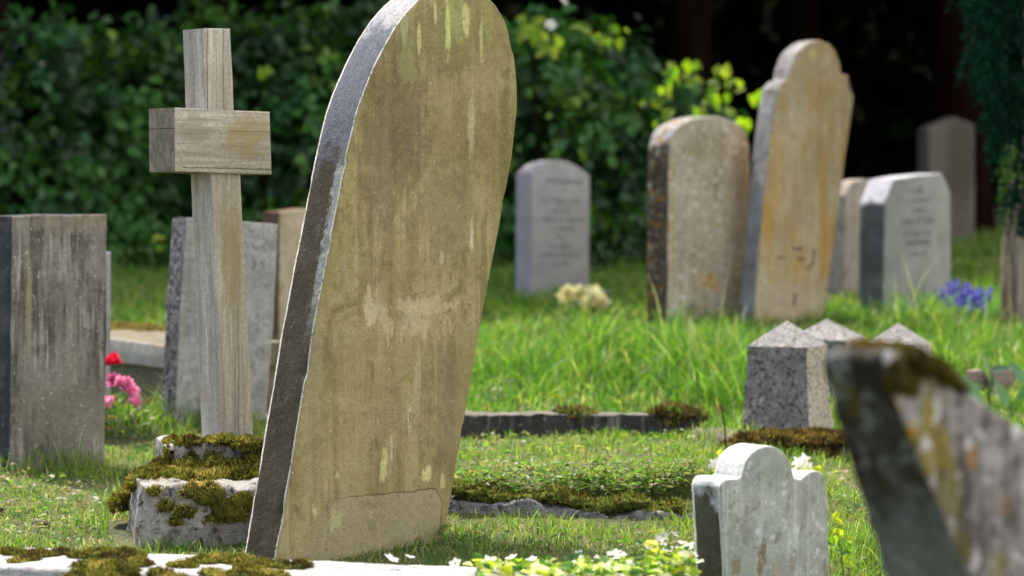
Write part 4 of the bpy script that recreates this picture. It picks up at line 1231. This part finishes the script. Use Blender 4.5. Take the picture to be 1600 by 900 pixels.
leaves('leaf_mass', np.array(pos), np.array(dv), np.array(nm), np.array(L), np.array(W), np.array(C), BRIGHT, t)['kind'] = 'stuff'
w0 = None
def petal5(size, cols):
    pos, dv, nm, ln, wd, col = [], [], [], [], [], []
    for i in range(5):
        a = i * 1.2566
        d = Vector((math.cos(a), math.sin(a), .45)); pos.append(d * size * .1); dv.append(d); nm.append((-.4 * d.x, -.4 * d.y, 1))
        ln.append(size * .55); wd.append(size * .5); col.append(random.choice(cols))
    return leaves('blossom', np.array(pos), np.array(dv), np.array(nm), np.array(ln), np.array(wd), np.array(col), PETAL, fold=.1, curl=.05)
for i, (px, py) in enumerate([(712, 882), (640, 872), (610, 876), (765, 880), (800, 874), (830, 878), (905, 868), (912, 876), (900, 884), (935, 876), (960, 868), (970, 872), (948, 886), (1035, 838), (1052, 836), (1030, 848), (1048, 862), (1060, 872), (1075, 858), (1084, 868), (1012, 860), (985, 882), (1064, 850), (1090, 880)]):
    if w0 is None: w0 = petal5(.030, [(.82, .80, .70), (.85, .84, .80)]); b = w0
    else: b = w0.copy(); COL.objects.link(b)
    b.parent = t
    q_ = toploc(px, min(898, py + 14)); q_ = P(px, py, q_.y)
    b.location = q_ - O; b.rotation_euler = (rg.uniform(.1, 1.0), rg.uniform(-.5, .5), i); k = rg.uniform(.8, 1.3); b.scale = (k,) * 3
for i, (px, py, ex, ey) in enumerate([(1010, 896, 1040, 842), (1040, 897, 1056, 842), (890, 896, 908, 872), (950, 896, 962, 872)]):
    a = toploc(px, py); b_ = P(ex, ey, a.y)
    tube('stem', [a - O, (a + b_) / 2 - O + Vector((.004, 0, .004)), b_ - O], [.0022, .0018, .0013], STEM, t, 6)

# little sprigs behind the small whitish headstone
def sprig(O, label, items, stems=()):
    t = empty('flowering_sprig', O, 0, label, 'flowers')
    cols = {'y': (.44, .46, .04), 'w': (.82, .80, .72), 'o': (.65, .33, .05), 'l': (.34, .42, .05), 'g': (.1, .2, .04)}
    by = {}
    for px, py, c, s in items: by.setdefault(c, []).append((px, py, s))
    for c, lst in by.items():
        nm_ = 'blossom' if c in 'wo' else 'leaf'
        for px, py, s in lst:
            p = P(px, py, O.y)
            a = random.uniform(0, 6.28)
            n5 = 5 if nm_ == 'blossom' else 2
            ps = [p - O] * n5
            dv = [(math.cos(a + k * 1.3), -.3, math.sin(a + k * 1.3)) for k in range(n5)]
            leaves(nm_, np.array(ps), np.array(dv), np.array([(random.uniform(-.3, .3), -.8, .6)] * n5), np.full(n5, s), np.full(n5, s * .7), np.array([cols[c]] * n5), PETAL if nm_ == 'blossom' else BRIGHT, t)
    for a, b in stems:
        pa, pb = P(*a, O.y), P(*b, O.y)
        tube('stem', [pa - O, (pa * .5 + pb * .5) - O + Vector((.005, 0, .006)), pb - O], [.0025, .002, .0014], STEM, t, 6)
sprig(P(1120, 870, 6.38), 'yellow and white sprig rising at the left shoulder of the small whitish headstone',
      [(1122, 712, 'y', .022), (1116, 726, 'w', .02), (1124, 722, 'w', .02), (1120, 734, 'y', .022), (1122, 740, 'o', .016), (1112, 736, 'g', .02)], [((1128, 870), (1121, 715)), ((1130, 800), (1116, 730))])
sprig(P(1262, 870, 6.34), 'white and lime sprig showing over the right shoulder of the small whitish headstone',
      [(1246, 722, 'w', .018), (1256, 718, 'w', .02), (1248, 732, 'w', .02), (1262, 728, 'w', .016), (1254, 738, 'y', .022), (1274, 728, 'y', .024), (1286, 734, 'y', .02), (1250, 744, 'o', .012)], [((1266, 870), (1252, 725)), ((1266, 800), (1284, 732))])
sprig(P(1310, 900, 6.5), 'lime leaved weed stem in the grass between the two nearest right headstones',
      [(1302, 812, 'y', .03), (1312, 826, 'y', .024), (1306, 835, 'l', .024), (1322, 845, 'l', .026), (1330, 862, 'g', .03), (1300, 850, 'g', .026), (1318, 880, 'l', .03)], [((1320, 930), (1304, 812)), ((1320, 930), (1326, 860))])

# broad leaved weed at right
O = PG(1545, 640)
t = empty('dock_plant', O, 0, 'broad leaved dark green weed beside the pair of broken stones at right', 'plant')
def big_leaf(px, py, ex, ey, wd, col, dz=0):
    a, b = P(px, py, O.y + dz), P(ex, ey, O.y + dz - .03)
    leaves('leaf', np.array([a - O]), np.array([b - a]), np.array([(.2, -.9, .6)]), np.array([(b - a).length]), np.array([wd]), np.array([col]), LEAF, t, fold=.15)
big_leaf(1530, 625, 1490, 580, .075, (.09, .17, .11)); big_leaf(1545, 580, 1580, 570, .03, (.07, .14, .09)); big_leaf(1548, 600, 1540, 545, .03, (.12, .17, .09)); big_leaf(1590, 650, 1565, 612, .05, (.06, .13, .08))
big_leaf(1590, 640, 1605, 600, .06, (.05, .11, .075)); big_leaf(1585, 660, 1612, 640, .07, (.05, .12, .08)); big_leaf(1580, 665, 1600, 665, .05, (.04, .09, .06)); big_leaf(1548, 618, 1565, 610, .03, (.2, .24, .15))
for args in [(1500, 640, 1478, 598, .06, (.06, .13, .08)), (1515, 650, 1530, 600, .06, (.07, .15, .08)), (1575, 640, 1560, 590, .05, (.07, .14, .09)), (1600, 600, 1582, 562, .05, (.06, .13, .085)), (1605, 690, 1580, 640, .07, (.05, .11, .075)), (1560, 660, 1530, 640, .06, (.08, .17, .07)), (1598, 625, 1622, 580, .06, (.045, .1, .07))]:
    big_leaf(*args, -.12)
tube('stem', [(0, 0, 0), (P(1546, 590, O.y) - O), (P(1544, 560, O.y) - O)], [.005, .004, .002], STEM, t, 6)

# thin dried stalks before the granite posts
O = PG(1135, 708)
t = empty('dry_stalk', O, 0, 'thin dark dry stalk standing in the grass left of the granite posts', 'plant')
tube('stem', [(0, 0, -.02), P(1132, 665, O.y) - O, P(1127, 632, O.y) - O], [.003, .0025, .0015], BARK, t, 6)
tube('stem', [P(1134, 690, O.y) - O, P(1142, 688, O.y) - O, P(1152, 712, O.y) - O], [.002, .0018, .0015], BARK, t, 6)
leaves('leaf', np.array([P(1127, 646, O.y) - O]), np.array([(-.2, 0, 1)]), np.array([(0, -1, .2)]), np.array([.035]), np.array([.014]), np.array([(.18, .07, .03)]), LEAF, t)

def dead_leaf(px, py, s, col, label):
    O = PG(px, py) + Vector((0, 0, s * .5))
    o = leaves('dead_leaf', np.array([(0, 0, 0)]), np.array([(1, .2, .5)]), np.array([(0, -.8, .5)]), np.array([s]), np.array([s * .6]), np.array([col]), PETAL, fold=.4, curl=.4)
    o.location = O
    tag(o, label, 'leaf')
dead_leaf(766, 572, .07, (.40, .15, .03), 'curled dead orange leaf in the grass right of the tall leaning headstone')
dead_leaf(-4, 808, .03, (.10, .05, .03), 'curled brown leaf on the mown grass at the left edge')

# ------------------------------------------------------------------ 9  hedge, trees, evergreen
def bush(name, label, cat, c, rad, n, ln, pal, seed, group=None, mat=LEAF, stem=True, hollow=.55):
    rg = np.random.default_rng(seed)
    u = rg.normal(size=(n, 3)); u = norm(u)
    lump_ = 1 + .16 * np.sin(u[:, 0] * 5 + seed) * np.cos(u[:, 2] * 6 + seed * 2) + .12 * np.sin(u[:, 1] * 9 + u[:, 2] * 7 + seed)
    r = rg.uniform(hollow, 1, n) ** .6 * lump_
    p = u * r[:, None] * np.array(rad)
    O = Vector((c[0], c[1], G(c[0], c[1])))
    t = empty(name, O, 0, label, cat, group)
    nc = max(12, n // 26)
    pc_ = p[:nc]; uc = u[:nc]
    tone = rg.uniform(0, 1, nc)
    own = rg.integers(0, nc, n)
    pos = pc_[own] + rg.normal(size=(n, 3)) * np.array([.12, .11, .10]) * (ln / .12) + np.array([0, 0, c[2] - O.z])
    u = uc[own]; tone = tone[own]
    keep = pos[:, 2] > -.02
    pos, u, tone = pos[keep], u[keep], tone[keep]
    n = len(pos)
    d = u * .5 + rg.normal(size=(n, 3)) * .7 + np.array([0, 0, -.35])
    nm = u * .7 + rg.normal(size=(n, 3)) * .45 + np.array([0, -.2, .6])
    s = rg.uniform(.6, 1.3, n)
    col = np.array(pal)[np.minimum((tone * len(pal)).astype(int), len(pal) - 1)] * rg.uniform(.7, 1.3, (n, 1))
    leaves('foliage', pos, d, nm, ln * s, ln * s * .72, col, mat, t)
    if stem:
        for k in range(3):
            a = k * 2.1 + seed
            tube('stem', [(.1 * math.cos(a), .1 * math.sin(a), -.1), (.3 * rad[0] * math.cos(a), .3 * rad[1] * math.sin(a), (c[2] - O.z) * .7), (.5 * rad[0] * math.cos(a), .5 * rad[1] * math.sin(a), (c[2] - O.z) + rad[2] * .5)],
                 [.03, .02, .01], BARK, t, 6)
    return t
DG = [(.010, .034, .008), (.02, .068, .012), (.035, .115, .018), (.012, .042, .010), (.06, .15, .022), (.03, .095, .03)]
LG = [(.016, .052, .010), (.035, .11, .015), (.06, .165, .02), (.014, .045, .010), (.10, .20, .022), (.04, .13, .03)]
DK = [(.018, .045, .016), (.024, .055, .02), (.03, .07, .022)]
HG = 'shrubs of the hedge behind the graves'
def hx(px, d): return (px - 800) / F * d
hb = [ # px, d, centre py, rx, rz, palette, label
    (70, 18.0, 230, .75, .95, DG, 'dark leafy shrub behind the dark square topped headstone'),
    (215, 18.2, 220, .75, .95, LG, 'fresh green shrub left of the cross, with light leaves'),
    (350, 18.4, 215, .72, .95, DG, 'dark leafy shrub straight behind the cross'),
    (470, 18.2, 215, .75, 1.0, LG, 'green shrub between the cross and the tall leaning headstone'),
    (640, 18.6, 215, .8, 1.0, DG, 'dark shrub hidden behind the tall leaning headstone'),
    (850, 18.2, 225, .75, .95, LG, 'rounded green shrub behind the small grey lettered headstone'),
    (975, 18.4, 240, .62, .85, DG, 'dark shrub left of the orange lichened headstone'),
]
for i, (px, d, py, rx, rz, pal, lab) in enumerate(hb):
    bush('hedge_shrub', lab, 'shrub', (hx(px, d), d, P(px, py, d).z), (rx, .6, rz), 3600, .10, pal, i + 1, HG)
# low foreground undergrowth along the foot of the hedge
for i, (px, d, py, rx, rz, lab) in enumerate([(210, 17.2, 405, .4, .22, 'low bramble at the hedge foot left of the mottled grey headstone'), (960, 17.2, 385, .5, .2, 'low bramble at the hedge foot right of the small grey headstone'), (410, 17.3, 380, .45, .25, 'low bramble at the hedge foot right of the cross')]):
    bush('bramble', lab, 'shrub', (hx(px, d), d, P(px, py, d).z), (rx, .3, rz), 700, .07, LG, 30 + i, 'brambles at the hedge foot')

# sunlit young leaves
def leafy_branch(label, a, pts, d, n, seed, white=()):
    rg = random.Random(seed)
    O = Vector((a[0], a[1], G(a[0], a[1])))
    t = empty('leafy_sapling', O, 0, label, 'sapling')
    tip = P(*pts[0], d)
    tube('stem', [(0, 0, -.1), (tip - O) * .6 + Vector((0, 0, .2)), tip - O], [.016, .01, .004], BARK, t, 6)
    pos, dv, nm, L, C = [], [], [], [], []
    for px, py in pts:
        for k in range(n):
            p = P(px + rg.uniform(-9, 9), py + rg.uniform(-9, 9), d + rg.uniform(-.12, .12))
            pos.append(p - O); ang = rg.uniform(0, 6.28)
            dv.append((math.cos(ang), rg.uniform(-.4, .4), math.sin(ang) - .3)); nm.append((rg.uniform(-.5, .5), -.8, rg.uniform(.2, .9)))
            L.append(rg.uniform(.06, .11)); C.append(rg.choice([(.19, .29, .02), (.24, .33, .025), (.14, .25, .02), (.29, .33, .05)]))
    L = np.array(L)
    leaves('foliage', np.array(pos), np.array(dv), np.array(nm), L, L * .7, np.array(C), BRIGHT, t)
    for k, (px, py) in enumerate(white):
        b = petal5(.07, [(.7, .7, .62)]); b.parent = t; b.location = P(px, py, d) - O; b.rotation_euler = (1.0, .2, k)
p_ = P(1090, 300, 15.4)
leafy_branch('sunlit lime leaved sapling above the orange lichened headstone', (p_.x, p_.y), [(1110, 155), (1085, 130), (1105, 150), (1095, 175), (1120, 160), (1050, 112), (1045, 118), (1072, 98), (1018, 157), (1030, 135), (1030, 180), (1125, 120), (1115, 185), (1165, 145), (1178, 160), (1150, 178), (1160, 190), (1128, 135)], 15.4, 3, 4)
p_ = P(850, 300, 15.4)
leafy_branch('sunlit lime leaved sapling right of the top of the tall leaning headstone', (p_.x, p_.y), [(825, 38), (845, 58), (835, 45), (822, 48), (866, 72), (938, 64), (918, 52), (968, 52), (850, 55)], 15.4, 3, 5, [(860, 40), (878, 2)])
p_ = P(420, 300, 15.6)
leafy_branch('small sunlit lime sprig right of the cross arm', (p_.x, p_.y), [(405, 120), (418, 122), (425, 112), (232, 372), (245, 375)], 15.6, 1, 6)

TP = 0
def tree(label, x, y, hgt, tr, crown, n, ln, pal, seed, group, bark=BARK, lean=0, dip=(), only_trunk=False):
    rg = np.random.default_rng(seed)
    z0 = G(x, y)
    t = empty('tree', (x, y, z0), 0, label, 'tree', group)
    tube('trunk', [(0, 0, -.3), (lean * .1, 0, .4), (lean * .4, 0, hgt * .4), (lean, 0, hgt)], [tr * 1.35, tr, tr * .85, tr * .4], bark, t, 14, .25)
    for k in range(6):
        a = k * 1.05 + seed
        zz = hgt * (.5 + .07 * k)
        tube('limb', [(lean * .6, 0, zz), (lean + math.cos(a) * crown[0] * .35, math.sin(a) * crown[1] * .35, zz + .5), (lean + math.cos(a) * crown[0] * .75, math.sin(a) * crown[1] * .75, zz + .8)], [tr * .35, tr * .2, tr * .06], bark, t, 8)
    u = norm(rg.normal(size=(n, 3)))
    lp = 1 + .2 * np.sin(u[:, 0] * 6 + seed) * np.cos(u[:, 1] * 5 + seed) + .12 * np.sin(u[:, 2] * 9 + u[:, 0] * 7)
    r = rg.uniform(.15, 1, n) ** .5 * lp
    pos = u * r[:, None] * np.array(crown) + np.array([lean, 0, hgt])
    d = u * .4 + rg.normal(size=(n, 3)) * .7 + np.array([0, 0, -.4])
    nm = rg.normal(size=(n, 3)) * .5 + np.array([0, 0, 1])
    s = rg.uniform(.7, 1.3, n)
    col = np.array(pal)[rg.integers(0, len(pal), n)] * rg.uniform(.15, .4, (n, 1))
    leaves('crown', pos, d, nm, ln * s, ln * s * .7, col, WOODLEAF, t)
TG = 'trees behind the graveyard'
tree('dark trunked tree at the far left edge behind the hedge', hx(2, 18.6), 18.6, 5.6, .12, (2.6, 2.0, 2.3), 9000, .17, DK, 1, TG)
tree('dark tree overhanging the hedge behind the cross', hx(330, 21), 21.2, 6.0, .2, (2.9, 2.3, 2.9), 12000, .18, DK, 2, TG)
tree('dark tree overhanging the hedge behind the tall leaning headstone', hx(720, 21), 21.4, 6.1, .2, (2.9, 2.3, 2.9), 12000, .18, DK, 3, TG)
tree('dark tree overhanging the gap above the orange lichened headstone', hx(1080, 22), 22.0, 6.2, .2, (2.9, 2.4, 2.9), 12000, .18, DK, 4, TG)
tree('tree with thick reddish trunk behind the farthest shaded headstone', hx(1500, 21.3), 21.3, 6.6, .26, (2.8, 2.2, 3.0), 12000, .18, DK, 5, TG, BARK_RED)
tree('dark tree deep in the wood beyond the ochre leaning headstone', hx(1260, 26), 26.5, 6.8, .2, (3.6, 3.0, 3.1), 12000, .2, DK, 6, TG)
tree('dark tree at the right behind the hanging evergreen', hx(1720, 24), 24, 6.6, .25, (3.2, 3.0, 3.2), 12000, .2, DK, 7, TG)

# far dark wood: one mass nobody could count
def wood():
    n = 46000
    x = RNG.uniform(-16, 16, n); 
    y = 30 + RNG.uniform(0, 1, n) ** 2 * 5 + 1.0 * np.sin(x * .8)
    z = RNG.uniform(.6, 11, n)
    # roof of foliage closing the space between the trees
    m = 26000
    x2 = RNG.uniform(-10, 11, m); y2 = RNG.uniform(22.5, 33, m); z2 = 5.2 + (y2 - 22) * .15 + RNG.uniform(0, 3.2, m) + .6 * np.sin(x2 * 1.3 + y2)
    x = np.concatenate([x, x2]); y = np.concatenate([y, y2]); z = np.concatenate([z, z2])
    n = len(x)
    d = RNG.normal(size=(n, 3)) + np.array([0, 0, -.5])
    nm = RNG.normal(size=(n, 3)) * .6 + np.array([0, -.6, .6])
    s = RNG.uniform(.2, .42, n)
    col = np.array(DK)[RNG.integers(0, 3, n)] * RNG.uniform(.06, .2, (n, 1))  # leaf tones cut to near black, standing in for deep shade
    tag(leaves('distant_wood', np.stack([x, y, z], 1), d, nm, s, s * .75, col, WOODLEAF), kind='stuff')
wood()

# evergreen at the right edge
def evergreen():
    O = PG(1612, 520)
    t = empty('evergreen_tree', O, 0, 'dark hanging evergreen with pale fluted trunk at the right edge', 'tree')
    tube('trunk', [(0, 0, -.1), (0, 0, .12), (.0, .02, .5), (.02, .02, 1.0), (.04, .04, 2.4), (.05, .05, 4.5)], [.16, .13, .105, .085, .07, .03], BARK_TAN, t, 22, .55)
    tube('side_stem', [P(1574, 525, O.y - .05) - O, P(1573, 440, O.y - .05) - O, P(1574, 380, O.y) - O, P(1578, 340, O.y) - O, P(1582, 280, O.y) - O], [.035, .03, .026, .014, .012], BARK_TAN, t, 12, .6)
    rg = random.Random(9)
    pos, dv, nm, L, C = [], [], [], [], []
    zt = P(1550, -250, O.y).z
    for k in range(900):
        py = rg.uniform(-260, 345)
        # outline of the hanging foliage in the photograph: widest at the top
        edge = 1516 + max(0, py) * .10 + max(0, py - 120) * .25 + 10 * math.sin(py * .06)
        px = edge + abs(rg.gauss(0, 1)) * 60
        p = P(px, py, O.y + rg.uniform(-.45, .45))
        # a drooping spray of scale leaves
        sl = rg.uniform(.1, .22)
        dr = Vector((rg.uniform(-.55, .35), rg.uniform(-.5, .3), -1)).normalized()
        for i in range(34):
            s = i / 34
            sidev = Vector((rg.uniform(-1, 1), rg.uniform(-1, 1), rg.uniform(-.5, .3))).normalized()
            q_ = p + dr * sl * s + sidev * .02 * (1 - s)
            pos.append(q_ - O); dv.append(dr * .6 + sidev); nm.append((rg.uniform(-.5, .5), -.6, .6))
            L.append(rg.uniform(.02, .042))
            c = rg.choice([(.0035, .017, .011), (.006, .026, .016), (.0025, .011, .008), (.009, .036, .02)])
            if py > 215 and px < 1585 and rg.random() < .6: c = (.09, .17, .04)
            C.append([v * rg.uniform(.7, 1.2) for v in c])
    L = np.array(L)
    leaves('foliage', np.array(pos), np.array([tuple(v) for v in dv]), np.array(nm), L, L * .32, np.array(C), EVER, t)
evergreen()
